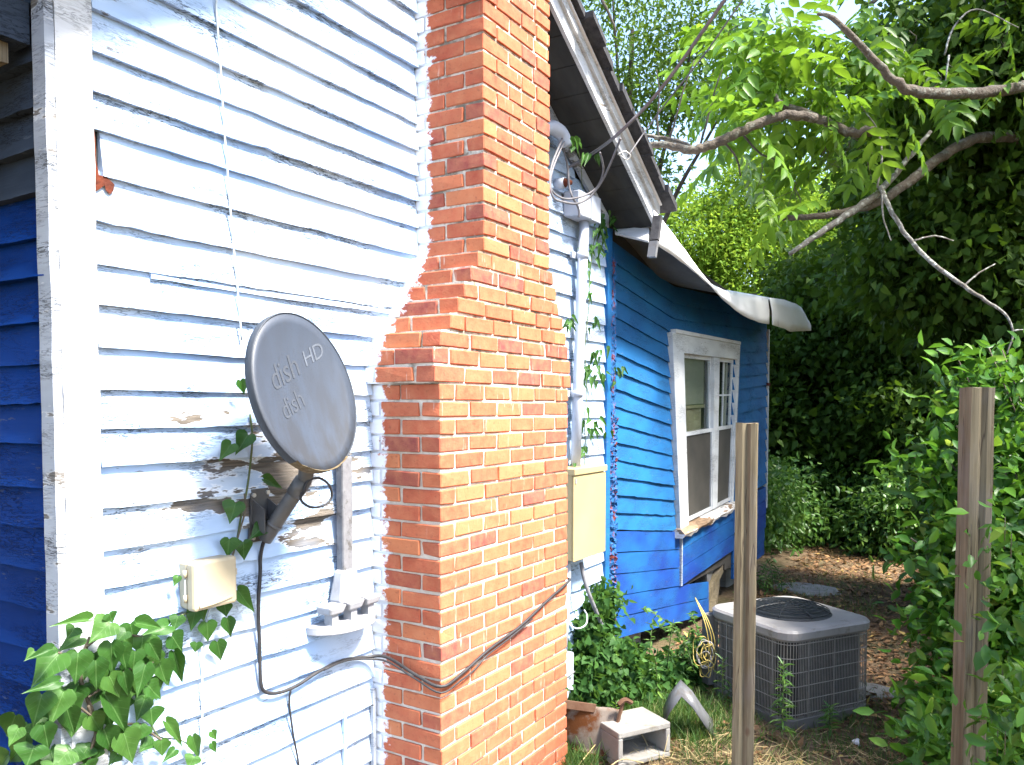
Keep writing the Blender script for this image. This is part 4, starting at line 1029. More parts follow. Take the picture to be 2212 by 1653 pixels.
q = atz(1875, 1482, 0); V = []; n = 9
for k_, s in ((0, 1.0), (1, .85)):
    for j in range(n): a = 2*math.pi*j/n; V.append((q[0]+.22*s*math.cos(a)*(1+.15*math.sin(3*a)), q[1]+.16*s*math.sin(a), gz(q[0], q[1])-.02+.045*k_))
o = pyd('paving_stone', V, [(j, (j+1) % n, n+(j+1) % n, n+j) for j in range(n)]+[tuple(n+j for j in range(n))], M['concrete']); tag(o, 'flat grey paving stone sunk in the soil beside the air conditioner', 'stone')
q = atz(1740, 1270, 0); V = []
for k_, s in ((0, 1.0), (1, .85)):
    for j in range(n): a = 2*math.pi*j/n; V.append((q[0]+.35*s*math.cos(a)*(1+.15*math.sin(2*a)), q[1]+.25*s*math.sin(a), gz(q[0], q[1])-.02+.045*k_))
o = pyd('paving_stone', V, [(j, (j+1) % n, n+(j+1) % n, n+j) for j in range(n)]+[tuple(n+j for j in range(n))], M['concrete']); tag(o, 'flat grey paving stone in the leaf-strewn path behind the air conditioner', 'stone')

q = atz(1854, 1590, 0); mb = MB(); rr = random.Random(4); V = []; n = 7
for i in range(4):
    for j in range(n): a = 2*math.pi*j/n; r = (.012, .032, .028, .006)[i]*rr.uniform(.7, 1.3); V.append((q[0]+r*math.cos(a), q[1]+r*math.sin(a), gz(q[0], q[1])+.002+(.0, .008, .022, .03)[i]+rr.uniform(-.004, .004)))
o = pyd('crumpled_paper', V, [(i*n+j, i*n+(j+1) % n, (i+1)*n+(j+1) % n, (i+1)*n+j) for i in range(3) for j in range(n)]+[tuple(3*n+j for j in range(n))], M['metal_white']); tag(o, 'small white crumpled scrap lying on the soil before the air conditioner', 'litter')

# ------------------------------------------------------------------ leaves
TPL = {
 'rhomb': ([(0,0,0),(.45,.5,.06),(1,0,-.06),(.45,-.5,.06)], [(0,1,2),(0,2,3)]),
 'leaf': ([(0,0,0),(.28,.42,.07),(.62,.40,.05),(1,0,-.12),(.62,-.40,.05),(.28,-.42,.07),(.5,0,-.02)], [(0,6,2,1),(6,3,2),(0,5,4,6),(6,4,3)]),
 'heart': ([(0,0,0),(-.12,.26,.05),(.05,.48,.08),(.34,.46,.07),(.68,.24,.03),(1,0,-.10),(.68,-.24,.03),(.34,-.46,.07),(.05,-.48,.08),(-.12,-.26,.05),(.4,0,-.02)],
           [(0,10,3,2,1),(10,5,4,3),(0,9,8,7,10),(10,7,6,5)]),
 'blade': ([(0,.5,0),(0,-.5,0),(.55,-.38,.10),(.55,.38,.10),(1,0,.0)], [(0,1,2,3),(3,2,4)]),
}
def leafmesh(name, pos, ax, nr, Ln, Wd, rnd, tpl, mat, parent=None, kind=None):
    T, FT = TPL[tpl]; T = np.array(T, float); k = len(T); n = len(pos)
    ax = ax/np.linalg.norm(ax, axis=1, keepdims=True); nr = nr-(np.sum(nr*ax, 1, keepdims=True))*ax
    nr = nr/(np.linalg.norm(nr, axis=1, keepdims=True)+1e-9); sd_ = np.cross(nr, ax)
    V = pos[:, None, :]+Ln[:, None, None]*(T[None, :, 0, None]*ax[:, None, :]+T[None, :, 2, None]*nr[:, None, :])+Wd[:, None, None]*T[None, :, 1, None]*sd_[:, None, :]
    V = V.reshape(-1, 3).astype(np.float32)
    lens = np.array([len(f) for f in FT]); flat = np.concatenate([np.array(f) for f in FT]); nf = len(FT)
    idx = (flat[None, :]+(np.arange(n)*k)[:, None]).ravel().astype(np.int32)
    tot = np.tile(lens, n).astype(np.int32); st = np.concatenate([[0], np.cumsum(tot)[:-1]]).astype(np.int32)
    me = bpy.data.meshes.new(name); me.vertices.add(n*k); me.vertices.foreach_set('co', V.ravel())
    me.loops.add(len(idx)); me.loops.foreach_set('vertex_index', idx)
    me.polygons.add(n*nf); me.polygons.foreach_set('loop_start', st); me.polygons.foreach_set('loop_total', tot)
    me.update(calc_edges=True); me.validate()
    at = me.attributes.new('rnd', 'FLOAT', 'POINT'); at.data.foreach_set('value', np.repeat(rnd, k).astype(np.float32))
    o = link(name, me, mat, parent); WP[o.name] = Vector((0, 0, 0))
    if kind: o['kind'] = kind
    return o
def unit(n): v = NP.normal(size=(n, 3)); return v/np.linalg.norm(v, axis=1, keepdims=True)
def cloud(name, blobs, ntw, per, L, mat, parent=None, tpl='rhomb', wr=.5, spread=.18, droop=.4, kind=None, shell=.55, upn=.6, inner=.0):
    """blobs: (centre, radii, weight). twigs sit mostly in the outer shell of each blob; leaves cluster round twigs"""
    P = []; C = []; w = np.array([b[2] for b in blobs], float); w /= w.sum()
    cnt = (w*ntw).astype(int)
    for (c, r, _), m in zip(blobs, cnt):
        d = unit(m); rad = (shell+(1-shell)*NP.random(m)**.6)*(1+.16*np.sin(d[:, 0]*7+c[0])*np.sin(d[:, 1]*6+c[1])+.13*np.sin(d[:, 2]*9+c[2]*3))
        P.append(np.array(c)+d*rad[:, None]*np.array(r)); C.append(d)
    P = np.concatenate(P); C = np.concatenate(C); m = len(P)
    tr = NP.random(m)
    pos = np.repeat(P, per, 0)+NP.normal(size=(m*per, 3))*spread*np.array([1, 1, .7]); out = np.repeat(C, per, 0); n = m*per
    ax = out*.6+unit(n)*.9; ax[:, 2] -= droop
    nr = unit(n)*1.05+out*.3; nr[:, 2] += upn
    ln = L*(.65+.7*NP.random(n)); rn = np.clip(np.repeat(tr, per)*.55+NP.random(n)*.45, 0, 1)
    return leafmesh(name, pos, ax, nr, ln, ln*wr*(.8+.4*NP.random(n)), rn, tpl, mat, parent, kind)
def trunk(name, pts, rads, mat, parent, n=10, sub=5, seed=0):
    P = smooth_path(pts, sub); R = np.interp(np.linspace(0, 1, len(P)), np.linspace(0, 1, len(rads)), rads)
    P = [p+Vector((noise1(i*.9, seed), noise1(i*.8, seed+5), noise1(i*1.1, seed+9)))*R[i]*.24 for i, p in enumerate(P)]; R = [q*.74*(1+.12*noise1(i*2.9, seed+3)) for i, q in enumerate(R)]
    return MB().tube(P, list(R), n).build(name, mat, parent, smooth=True)

# ------------------------------------------------------------------ big-leaved vine at the house corner
def heart_mesh(seed):
    rr = random.Random(seed)
    side = [(0,.0),(-.11,.10),(-.13,.24),(-.04,.39),(.10,.48),(.26,.44),(.44,.32),(.64,.19),(.83,.08),(1,0)]
    rows = 4; V = []; F = []; fold = rr.uniform(.2, .5); curl = rr.uniform(.02, .16); wv = rr.uniform(.0, .05); asym = rr.uniform(.85, 1.1)
    def pt(a, s): 
        z = abs(s)*fold-curl*max(0, a)**2+wv*math.sin(a*9+s*5)
        return (a, s*(asym if s < 0 else 1), z)
    mid = [(0,0),(.0,0),(.02,0),(.07,0),(.16,0),(.30,0),(.46,0),(.64,0),(.82,0),(1,0)]
    for sg in (1, -1):
        b = len(V)
        for (a, s), (ma, _) in zip(side, mid):
            for j in range(rows): t = j/(rows-1); V.append(pt(ma+(a-ma)*t, sg*s*t))
        for i in range(len(side)-1):
            for j in range(rows-1):
                q = (b+i*rows+j, b+i*rows+j+1, b+(i+1)*rows+j+1, b+(i+1)*rows+j); F.append(q if sg < 0 else q[::-1])
    me = bpy.data.meshes.new('leaf'); me.from_pydata(V, [], F); me.polygons.foreach_set('use_smooth', [True]*len(F))
    bm = bmesh.new(); bm.from_mesh(me); bmesh.ops.remove_doubles(bm, verts=bm.verts, dist=.0008); bm.to_mesh(me); bm.free()
    me.materials.append(M['lf_ivy']); return me
HM = [heart_mesh(i) for i in range(9)]
def put_leaf(a, b, w, parent, toward, name='leaf', mesh=None):
    a = Vector(a); b = Vector(b); ax = (b-a); L = ax.length; ax.normalize()
    nr = Vector(toward)+Vector((RNG.uniform(-.22, .22), RNG.uniform(-.22, .22), RNG.uniform(-.05, .3))); nr = (nr-ax*nr.dot(ax)).normalized(); sd_ = nr.cross(ax)
    o = bpy.data.objects.new(name, mesh or RNG.choice(HM)); COL.objects.link(o)
    mw = Matrix(((ax.x*L, sd_.x*w, nr.x*L, a.x), (ax.y*L, sd_.y*w, nr.y*L, a.y), (ax.z*L, sd_.z*w, nr.z*L, a.z), (0, 0, 0, 1)))
    o.parent = parent; o.matrix_parent_inverse = Matrix.Translation(-wpos(parent)); o.matrix_basis = mw
    return o
def c2(x, y): return x/3.21/1.3888, (1780+y/3.21)/1.3888                 # close-up of the corner
def c3(x, y): return x/2.0792/1.3888, (1500+y/2.0792)/1.3888
def c4(x, y): return x/2.204/1.3888, (750+y/2.204)/1.3888
VL = [(850,260,490,295,110),(1060,285,855,478,230),(770,430,545,556,170),(500,545,235,640,120),(560,590,293,905,290),(750,575,725,892,245),(1070,480,1078,800,215),(920,650,930,950,205),(1165,510,1225,745,160),(1190,440,1272,582,130),(1215,370,1105,478,130),(1370,420,1360,605,270),(1440,480,1558,672,160),(1310,290,1598,330,140),(560,850,218,958,120),(400,975,318,1302,255),(610,950,478,1285,235),(640,1110,722,1372,190),(420,1270,470,1522,195),(150,1175,45,1425,215),(245,1430,50,1650,250),(330,1470,250,1680,270),(660,1520,500,1690,250),(1050,800,1160,1015,190),(1190,760,1242,1015,130),(1400,690,1315,1012,185),(1530,670,1610,890,170),(1010,980,1270,1375,270),(1390,1020,1308,1245,165),(1350,1270,1293,1455,150),(1000,1310,1092,1562,210),(1190,1350,1288,1655,250),(1130,1550,1040,1660,120),(1420,890,1555,1025,180),(1440,1400,1335,1510,110),(1550,1420,1562,1572,125),(1050,195,1090,290,120),(330,560,240,640,110),(690,1000,760,1200,180),(90,1560,-60,1700,240),(520,1640,460,1760,240),(820,1640,880,1760,200),(180,1300,80,1480,170),(930,760,1010,960,170),(1300,560,1280,760,170),(880,1180,1000,1370,190),(1490,560,1470,760,170),(720,330,640,450,150)]
VS_ = [(1470,20,1430,150,120),(1640,170,1555,245,95),(1430,245,1420,362,115),(1515,262,1527,382,95),(1112,478,1080,545,45),(1480,565,1592,705,95),(1220,685,1188,825,95),(1290,765,1303,892,105),(1415,738,1442,864,85),(1355,885,1382,1014,95),(1225,890,1215,955,75),(1400,650,1412,735,85),(1110,725,1078,825,95),(1050,785,865,850,105),(1070,850,1145,955,125),(1085,950,1145,1163,90),(1010,1015,1052,1163,125),(880,1055,848,1232,125),(1035,1385,1165,1552,75),(1010,1515,1012,1602,95),(1200,1475,1242,1622,75),(1318,1445,1352,1502,52),(1318,1518,1352,1582,48),(910,1415,848,1512,95),(950,1505,868,1572,85),(1210,1600,1170,1680,90),(1250,680,1275,760,70),(1090,1560,1010,1640,60)]
VD = [(1590,865,1618,962,70),(1640,1225,1555,1352,115),(1530,1285,1448,1392,100),(1745,1515,1875,1582,75),(1480,1355,1462,1390,30)]
vine = thing('corner_vine', (.05, 1.3, 0), 'leafy green vine with big heart-shaped leaves climbing the white house corner', 'vine')
def vplace(x, y, lift):
    if x < 130 and y > 1300:                                 # over the front wall
        p = aty(x, y, 1.17-lift)
        if p[0] < .02: return p
    return atx(x, y, .035+lift)
for (L_, cv) in ((VL, c2), (VS_, c3), (VD, c4)):
    for (x0, y0, x1, y1, w) in L_:
        a2_ = cv(x0, y0); b2_ = cv(x1, y1); k = {c2: 3.21, c3: 2.0792, c4: 2.204}[cv]*1.3888
        l0 = RNG.uniform(.02, .09) if cv is c2 else RNG.uniform(.012, .03)
        if cv is c2 and a2_[0] < 130: l0 += RNG.uniform(.02, .12)
        A = vplace(*a2_, l0); fr = a2_[0] < 130 and a2_[1] > 1300 and A[0] < .02
        B = (vplace(*b2_, l0) if (not fr) else aty(*b2_, 1.17-l0)) if not (not fr and b2_[0] < 130) else atx(*b2_, .035+l0)
        d = pj(A)[2]; ww = w/k*d/FD*1.22
        put_leaf(A, B, ww, vine, (CAM-A)/np.linalg.norm(CAM-A)*.8+np.array([.3, -.1, .4]))
def vst(pts, lift, r=.0035, m='stem_brown'):
    MB().tube(smooth_path([vplace(x, y, lift) for x, y in pts], 5), r, 6).build('stem', M[m], vine, smooth=True)
for _ in range(46):                                              # darker leaves deeper in the mass
    cx, cy = RNG.choice([(1000,700),(1150,900),(800,950),(450,1150),(300,1400),(1150,1250),(1350,850),(650,1500),(250,1600),(1000,1450),(1250,620),(950,520)])
    x = cx+RNG.gauss(0, 110); y = cy+RNG.gauss(0, 110); a2_ = c2(x, y); A = vplace(*a2_, .012); fr = A[1] < 1.18
    b2_ = c2(x+RNG.uniform(-120, 90), y+RNG.uniform(110, 230)); B = aty(*b2_, 1.15) if fr else atx(*b2_, .05)
    put_leaf(A, B, RNG.uniform(.055, .085), vine, (CAM-A)/np.linalg.norm(CAM-A)+np.array([0, 0, .3]))
vst([c2(870,1700), c2(890,1480), c2(925,1330), c2(900,1180), c2(840,1010), c2(790,880), c2(770,700), c2(830,520), c2(870,420)], .012, .006)
vst([c2(840,1700), c2(880,1500), c2(920,1360), c2(885,1200), c2(850,1080)], .02, .0045)
vst([c2(830,520), c2(960,420), c2(1100,350), c2(1230,400), c2(1400,420), c2(1500,470)], .03)
vst([c2(770,700), c2(640,600), c2(480,560), c2(400,560)], .03)
vst([c2(850,1000), c2(1000,900), c2(1200,760), c2(1400,680), c2(1580,660)], .03)
vst([c2(900,1200), c2(700,1050), c2(500,980), c2(300,1000)], .03)
vst([c2(920,1350), c2(1080,1290), c2(1330,1260), c2(1500,1380), c2(1600,1440)], .02)
vst([c3(1020,840), c3(1110,730), c3(1240,690), c3(1340,640), c3(1400,600)], .01, .0022, 'stem')
vst([c3(1440,380), c3(1500,180), c3(1530,60), c3(1525,-40)], .01, .003)
vst([c3(940,1400), c3(1000,1480), c3(1130,1500), c3(1240,1580)], .01, .0022, 'stem')
# slender vine beside the service pipe and under the eave
sv = thing('climbing_vine', (.05, 4.5, 1.5), 'slender vine with small leaves climbing beside the white pipe to the eave', 'vine')
SVP = [(1262,1010),(1264,950),(1262,900),(1268,850),(1265,800),(1264,740),(1272,660),(1274,600),(1278,560),(1284,520),(1296,490),(1300,470)]
MB().tube(smooth_path([X_(x, y, .04) for x, y in SVP], 5), .003, 6).build('stem', M['stem'], sv, smooth=True)
def tuft(cx, cy, n, sx, sy, s0, lift=.05, par=sv, droop=1.0):
    for _ in range(n):
        x = cx+RNG.gauss(0, sx); y = cy+RNG.gauss(0, sy); a = X_(x, y, lift+RNG.uniform(0, .05)); ang = RNG.uniform(-1.2, 1.2)
        L = s0*RNG.uniform(.7, 1.25); b = a+Vector((RNG.uniform(-.2, .5)*L, math.sin(ang)*L, -math.cos(ang)*L*droop)); put_leaf(a, b, L*.42, par, (.8, -.5, .4))
for c in ((1268,905,10,14,14,.075),(1290,930,8,14,9,.07),(1270,805,14,16,12,.07),(1300,815,9,16,9,.065),(1290,760,6,12,10,.065),(1232,700,6,8,10,.07),(1262,965,5,6,12,.06),(1285,700,5,6,14,.06),(1276,610,5,5,20,.06),(1272,560,5,8,16,.065),(1285,530,10,12,12,.075),(1300,500,9,10,10,.075),(1305,470,8,12,9,.07),(1330,480,8,16,5,.075),(1362,488,7,14,4,.07),(1240,1005,3,5,5,.05),(1345,800,5,14,5,.06)): tuft(*c)
for (x0, y0, x1, y1) in ((1232,300,1243,330),(1240,300,1252,335),(1247,305,1260,322),(1262,335,1256,358),(1272,335,1262,360),(1290,335,1296,362),(1283,340,1290,352),(1237,318,1234,330)):
    put_leaf(X_(x0, y0, .2), X_(x1, y1, .2), .035, sv, (.7, -.7, .3))
MB().tube(smooth_path([X_(1300,470,.06), X_(1262,420,.10), X_(1256,370,.15), X_(1250,330,.19), X_(1236,300,.2)], 5), .002, 5).build('stem', M['stem'], sv, smooth=True)

# ------------------------------------------------------------------ trees
def tree(name, base, label, cat='tree', group=None): return thing(name, (base[0], base[1], 0), label, cat, group)
# (1) overhanging tree right of the yard: its unseen crown is shaped to shade the yard, its limbs reach over the picture
T1 = tree('overhanging_tree', (4.6, 7.2), 'tree with long lichen-covered limbs and bright feathery leaves reaching over the yard')
trunk('trunk', [(4.6,7.2,-.2),(4.5,7.1,1.6),(4.3,7.0,3.2),(4.5,6.9,5.0),(4.7,6.8,7.0)], [.30,.24,.21,.16,.08], M['bark'], T1, 14)
D_ = lambda x, y, t: Vector(atd(x, y, t))
trunk('limb', [(4.35,7.0,3.6), D_(2380,150,5.9), D_(2212,185,5.6), D_(2100,203,5.4), D_(1985,200,5.2), D_(1930,172,5.1), D_(1870,110,5.0), D_(1800,40,4.9), D_(1765,30,4.9)], [.12,.075,.052,.048,.045,.036,.03,.024,.012], M['bark'], T1, 10)
trunk('limb', [(4.4,7.0,3.3), D_(2400,330,6.8), D_(2260,305,6.6), D_(2130,297,6.4), D_(2040,335,6.3), D_(1960,395,6.2), D_(1890,440,6.1), D_(1800,462,6.0), D_(1730,470,6.0), D_(1682,472,6.0)], [.11,.08,.06,.055,.052,.05,.046,.036,.03,.024], M['bark'], T1, 10)
trunk('dead_limb', [D_(2010,285,6.15), D_(1960,345,6.1), D_(1900,412,6.05), D_(1840,458,6.0), D_(1770,505,5.95), D_(1706,548,5.9)], [.02,.03,.038,.034,.03,.022], M['bark_pale'], T1, 8)
trunk('dead_limb', [D_(1902,405,5.9), D_(1922,450,5.8), D_(1960,510,5.75), D_(2010,565,5.7), D_(2070,610,5.65), D_(2130,650,5.6), D_(2172,680,5.6), D_(2188,720,5.6), D_(2175,765,5.6)], [.026,.023,.021,.019,.018,.016,.013,.010,.006], M['bark_pale'], T1, 8)
for pts in ([(1905,420),(1908,470),(1925,520)], [(2080,620),(2115,590),(2150,570)], [(1975,520),(2020,510),(2060,520)], [(1895,405),(1905,340),(1895,280),(1860,230)], [(2188,715),(2212,712)], [(2040,120),(2060,60),(2110,20),(2200,60)], [(2050,120),(2040,190)]):
    trunk('twig', [D_(x, y, 5.7) for x, y in pts], [.011,.009,.005], M['bark_pale'], T1, 6)
trunk('limb', [D_(1760,255,5.45), D_(1700,250,5.4), D_(1650,262,5.4), D_(1600,285,5.4), D_(1560,303,5.4), D_(1520,318,5.4), D_(1490,326,5.4), D_(1430,312,5.45), D_(1380,318,5.5), D_(1345,330,5.5)], [.045,.045,.044,.042,.042,.04,.04,.032,.026,.018], M['bark'], T1, 10, seed=4)
trunk('limb', [D_(1500,325,5.4), D_(1470,308,5.45), D_(1420,296,5.5), D_(1360,290,5.5)], [.022,.02,.018,.012], M['bark'], T1, 8, seed=6)
trunk('limb', [D_(2212,40,6.6), D_(2160,10,6.6), D_(2120,-60,6.6)], [.09,.09,.09], M['bark'], T1, 8, seed=7)
for pts in ([(1425,308),(1420,265),(1424,200),(1418,150)], [(1445,305),(1458,262),(1478,190),(1500,130)], [(1512,316),(1530,252),(1546,190),(1560,150)], [(1600,285),(1640,330),(1680,345)], [(1560,303),(1590,340),(1600,380)]):
    trunk('branch', [D_(x, y, 5.5) for x, y in pts], [.012,.010,.007,.004][:len(pts)], M['bark_dark'], T1, 6)
trunk('limb', [D_(1888,284,5.6), D_(1840,287,5.6), D_(1790,265,5.6), D_(1740,245,5.6), D_(1690,228,5.6), D_(1672,205,5.6)], [.05,.046,.042,.036,.03,.018], M['bark'], T1, 10)
trunk('limb', [(4.4,6.9,4.2), D_(2300,-60,6.5), D_(2150,-150,6.2), D_(1990,-80,6.0), D_(1880,10,5.9)], [.1,.06,.05,.04,.02], M['bark'], T1, 8)
cloud('crown', [((5.8,6.2,4.6),(1.3,1.3,.9),3), ((4.8,3.7,4.5),(.9,.75,.8),2.2), ((4.8,5.1,3.3),(.8,1.1,.8),2), ((5.8,7.6,5.2),(1.6,1.6,1.1),3), ((4.8,7.0,9.4),(1.3,1.3,.9),1.6)], 1700, 10, .13, M['lf_mid'], T1, 'rhomb', .42, .22)
# feathery compound leaves on the limbs in view
def pinnate(anchors, mat, parent, name, leaflet=.075, pairs=6, jitter=1.0, n_each=1):
    pos = []; ax = []; nr = []; ln = []; rn = []
    for (p, d, sc) in anchors:
        p = Vector(p); d = Vector(d).normalized(); up_ = Vector((RNG.uniform(-.4, .4), RNG.uniform(-.4, .4), 1)); sd_ = d.cross(up_).normalized(); up_ = sd_.cross(d)
        q = p.copy(); dd = d.copy(); tone = RNG.random()
        for k_ in range(pairs):
            q = q+dd*leaflet*.52*sc; dd = (dd+Vector((0, 0, -.09))).normalized(); s2 = dd.cross(up_).normalized()
            for sg in (1, -1):
                pos.append(q); a = (s2*sg*.85+dd*.55+Vector((0, 0, RNG.uniform(-.45, 0)))).normalized(); ax.append(a); nr.append(up_+Vector((RNG.uniform(-.4, .4), RNG.uniform(-.4, .4), 0))); ln.append(leaflet*sc*RNG.uniform(.75, 1.15)*(1-.06*abs(k_-2))); rn.append(min(1, max(0, tone*.7+RNG.uniform(0, .3))))
        pos.append(q); ax.append(dd); nr.append(up_); ln.append(leaflet*sc); rn.append(tone)
    ln = np.array(ln); return leafmesh(name, np.array(pos), np.array(ax), np.array(nr), ln, ln*.42, np.array(rn), 'leaf', mat, parent)
anc = []
SP = [(1600,90,40,50,26),(1580,180,40,60,24),(1650,130,70,60,40),(1720,80,70,50,38),(1760,150,80,60,46),(1700,230,80,60,36),(1820,200,70,60,40),(1880,110,60,45,34),(1940,80,45,35,20),(1960,150,50,30,20),(2020,145,50,16,12),(1610,290,35,50,18),(1640,370,30,40,12),(1760,310,60,50,16),(1850,290,50,40,18),(1805,380,30,50,9),(1710,390,25,45,6),(1890,240,40,40,14),(1640,40,70,40,24),(1900,20,40,40,12),(2180,160,50,60,18),(2200,60,30,50,12)]
for (x, y, sx, sy, m) in SP:
    for _ in range(m):
        u = x+RNG.gauss(0, sx*.6); v = y+RNG.gauss(0, sy*.6); p = atd(u, v, RNG.uniform(5.5, 6.6))
        d = Vector(RT)*RNG.uniform(-1, .6)+Vector(FW)*RNG.uniform(-.5, .5)+Vector((0, 0, RNG.uniform(-.9, .25))); anc.append((p, d, RNG.uniform(.75, 1.2)))
pinnate(anc[::2], M['lf_bright'], T1, 'leaf_spray', .155, 5)
for _ in range(46):
    x, y, sx, sy, m = RNG.choice(SP); p = atd(x+RNG.gauss(0, sx*.5), y+RNG.gauss(0, sy*.5), 6.0)
    trunk('twig', [p, p+np.array([RNG.uniform(-.1,.1), RNG.uniform(-.1,.1), -.08]), p+np.array([RNG.uniform(-.2,.2), RNG.uniform(-.2,.2), -.2])], [.006,.004,.002], M['bark'], T1, 5, 3)

# (2) ivy-clad trees on the right
def ivy_tree(x, y, h, r, label, nt, seed, L=.10, lean=(0, 0)):
    t = tree('ivy_clad_tree', (x, y), label, group='ivy-clad trees at the back of the yard')
    trunk('trunk', [(x,y,-.2),(x+.05,y,h*.3),(x+lean[0]*.6,y+lean[1]*.6,h*.7),(x+lean[0],y+lean[1],h*1.05)], [.26,.2,.15,.05], M['bark_dark'], t, 12)
    bl = []; rr = random.Random(seed); k_ = 11
    for i in range(k_):
        z = .3+(h-.3)*i/(k_-1); q = r*(1-.45*(i/(k_-1))**2)*rr.uniform(.6, 1.2)
        bl.append(((x+lean[0]*i/k_+rr.uniform(-.55, .55)*r, y+lean[1]*i/k_+rr.uniform(-.5, .4)*r, z), (q, q, h/k_*1.1), q*q))
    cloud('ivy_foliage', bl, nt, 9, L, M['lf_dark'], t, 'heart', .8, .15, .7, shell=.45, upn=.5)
    return t
ivy_tree(2.35, 8.6, 7.5, 1.0, 'tall dark ivy-clad tree behind the post in the shrub', 6500, 1, .085)
ivy_tree(1.05, 12.4, 5.2, 1.1, 'dark ivy-clad tree behind the dead forked limb', 5600, 2, .085)
ivy_tree(-.2, 13.4, 4.0, 1.2, 'shorter ivy-clad tree behind the far corner of the blue addition', 4200, 4, .09)
cloud('crown', [((2.6,9.6,7.0),(1.6,1.4,1.5),2), ((1.3,12.6,6.2),(1.2,1.3,1.1),1.4)], 1700, 10, .12, M['lf_mid'], bpy.data.objects['ivy_clad_tree'], 'rhomb', .45, .2)

# (3) bright trees further back
def broad_tree(name, x, y, label, blobs, nt, L, mat, h, group=None, per=11, spread=.22, shell=.4):
    t = tree(name, (x, y), label, group=group)
    trunk('trunk', [(x,y,-.2),(x+.1,y,h*.35),(x-.1,y+.1,h*.7),(x,y,h)], [.2,.16,.11,.04], M['bark_dark'], t, 10)
    rr = random.Random(int(abs(x*10)))
    for b in blobs[:6]:
        c = b[0]; trunk('limb', [(x, y, h*rr.uniform(.35, .55)), ((x+c[0])/2, (y+c[1])/2, (h*.5+c[2])/2), c], [.07,.05,.02], M['bark_dark'], t, 7)
    cloud('crown', blobs, nt, per, L, mat, t, 'rhomb', .42, spread, shell=shell); return t
broad_tree('bright_tree', -2.3, 17.0, 'bright yellow-green tree glowing in sunlight beyond the metal roof', [((-2.4,17,4.6),(1.5,1.5,1.3),3), ((-1.1,17.4,5.2),(1.2,1.3,1.1),2), ((-3.5,16.6,5.4),(1.2,1.3,1.0),2), ((-1.8,16.6,3.2),(1.4,1.2,1.1),2), ((-.6,17,3.6),(1.2,1.2,1.2),2), ((-2.3,17,6.4),(1.0,1.0,.8),1.2)], 6500, .105, M['lf_far'], 6)
broad_tree('bright_tree', .2, 20.0, 'pale green tree showing between the dead forked limb and the bright tree', [((.6,20,7.4),(2.2,1.5,1.6),3), ((.2,20,4.0),(1.8,1.5,1.6),3), ((1.5,20,5.4),(1.4,1.3,1.3),2), ((-1.0,20.4,6.2),(1.4,1.3,1.2),2), ((.4,19.5,2.2),(1.9,1.3,1.3),2)], 5200, .14, M['lf_far'], 8)
broad_tree('tall_tree', -3.2, 12.4, 'tall fine-leaved tree rising above the house roof against white sky', [((-3.4,12.4,7.0),(1.2,1.3,.75),2.4), ((-2.2,12.6,7.7),(1.1,1.2,.7),2.2), ((-4.4,12.0,6.6),(.8,1.2,.7),1.2), ((-3.0,12.2,5.7),(.9,.9,.5),1.2), ((-1.6,12.4,6.5),(.75,.8,.5),.9), ((-3.6,12.5,8.7),(1.5,1.3,.7),2), ((-1.3,12.6,8.9),(1.4,1.3,.7),1.8), ((-2.5,12.2,6.7),(.7,.7,.4),.7)], 1700, .10, M['lf_mid'], 8, per=9, spread=.15, shell=.15)
lt = bpy.data.objects['tall_tree']
trunk('branch', [D_(1300,0,10.1), D_(1320,40,10.1), D_(1332,70,10.1)], [.03,.024,.012], M['bark_dark'], lt, 7)
# far wood closing the view
bl = []
for i in range(26):
    x = -22+i*1.5; bl.append(((x, 27+2*noise1(x, 3), 2.2+.6*noise1(x*1.7, 1)), (1.8, 1.5, 2.6), 1))
fw_ = cloud('far_wood', bl, 5200, 11, .22, M['lf_mid'], None, 'rhomb', .5, .28, kind='stuff', shell=.5); tag(fw_, 'dense green wood far behind the yard reading as one mass', 'wood')

# ------------------------------------------------------------------ shrubs and undergrowth
def shrub(name, c, label, blobs, nt, L, mat, per=8, tpl='leaf', wr=.5, spread=.09, shell=.6, group=None):
    t = thing(name, (c[0], c[1], gz(c[0], c[1])), label, 'shrub', group)
    rr = random.Random(int(c[0]*100))
    for b in blobs:
        for _ in range(2):
            q = Vector(b[0])+Vector((rr.uniform(-.2,.2), rr.uniform(-.2,.2), rr.uniform(0,.2))); trunk('stem', [(c[0]+rr.uniform(-.15,.15), c[1]+rr.uniform(-.15,.15), -.05), (Vector((c[0], c[1], .3))+q)/2, q], [.016,.011,.005], M['stem_brown'], t, 6, 4) if L > .07 else trunk('stem', [q+Vector((0, .05, -.12)), q], [.003,.002], M['stem_brown'], t, 5, 3)
    cloud('foliage', blobs, nt, per, L, mat, t, tpl, wr, spread, -.1, shell=shell, upn=.8); return t
def B(x, y, dep, r, rz=None, w=None): c = atd(x, y, dep); return (tuple(c), (r, r, rz or r), w or r*r)
shrub('leafy_shrub', (2.75, 4.9), 'glossy bright green leafy shrub growing around the wooden post', [B(2125,970,4.3,.20,.16), B(2160,900,4.4,.24,.18), B(2190,820,4.4,.14,.12), B(2110,1060,4.2,.20,.18), B(2180,1060,4.3,.34,.3), B(2090,1150,4.1,.17,.15), B(2130,1200,4.1,.28,.25), B(2230,1200,4.2,.4,.4), B(2100,1330,4.0,.22,.22), B(2190,1400,4.1,.36,.3), B(2120,1480,3.9,.22,.2), B(2070,1600,3.8,.2,.14), B(2150,1570,3.8,.34,.26), B(2260,1000,4.5,.35,.3), B(1985,1010,4.3,.07,.05,.007), B(2105,800,4.3,.07,.09,.012), B(2020,1190,4.1,.09,.08,.010)], 1250, .080, M['lf_shrub'], wr=.52)
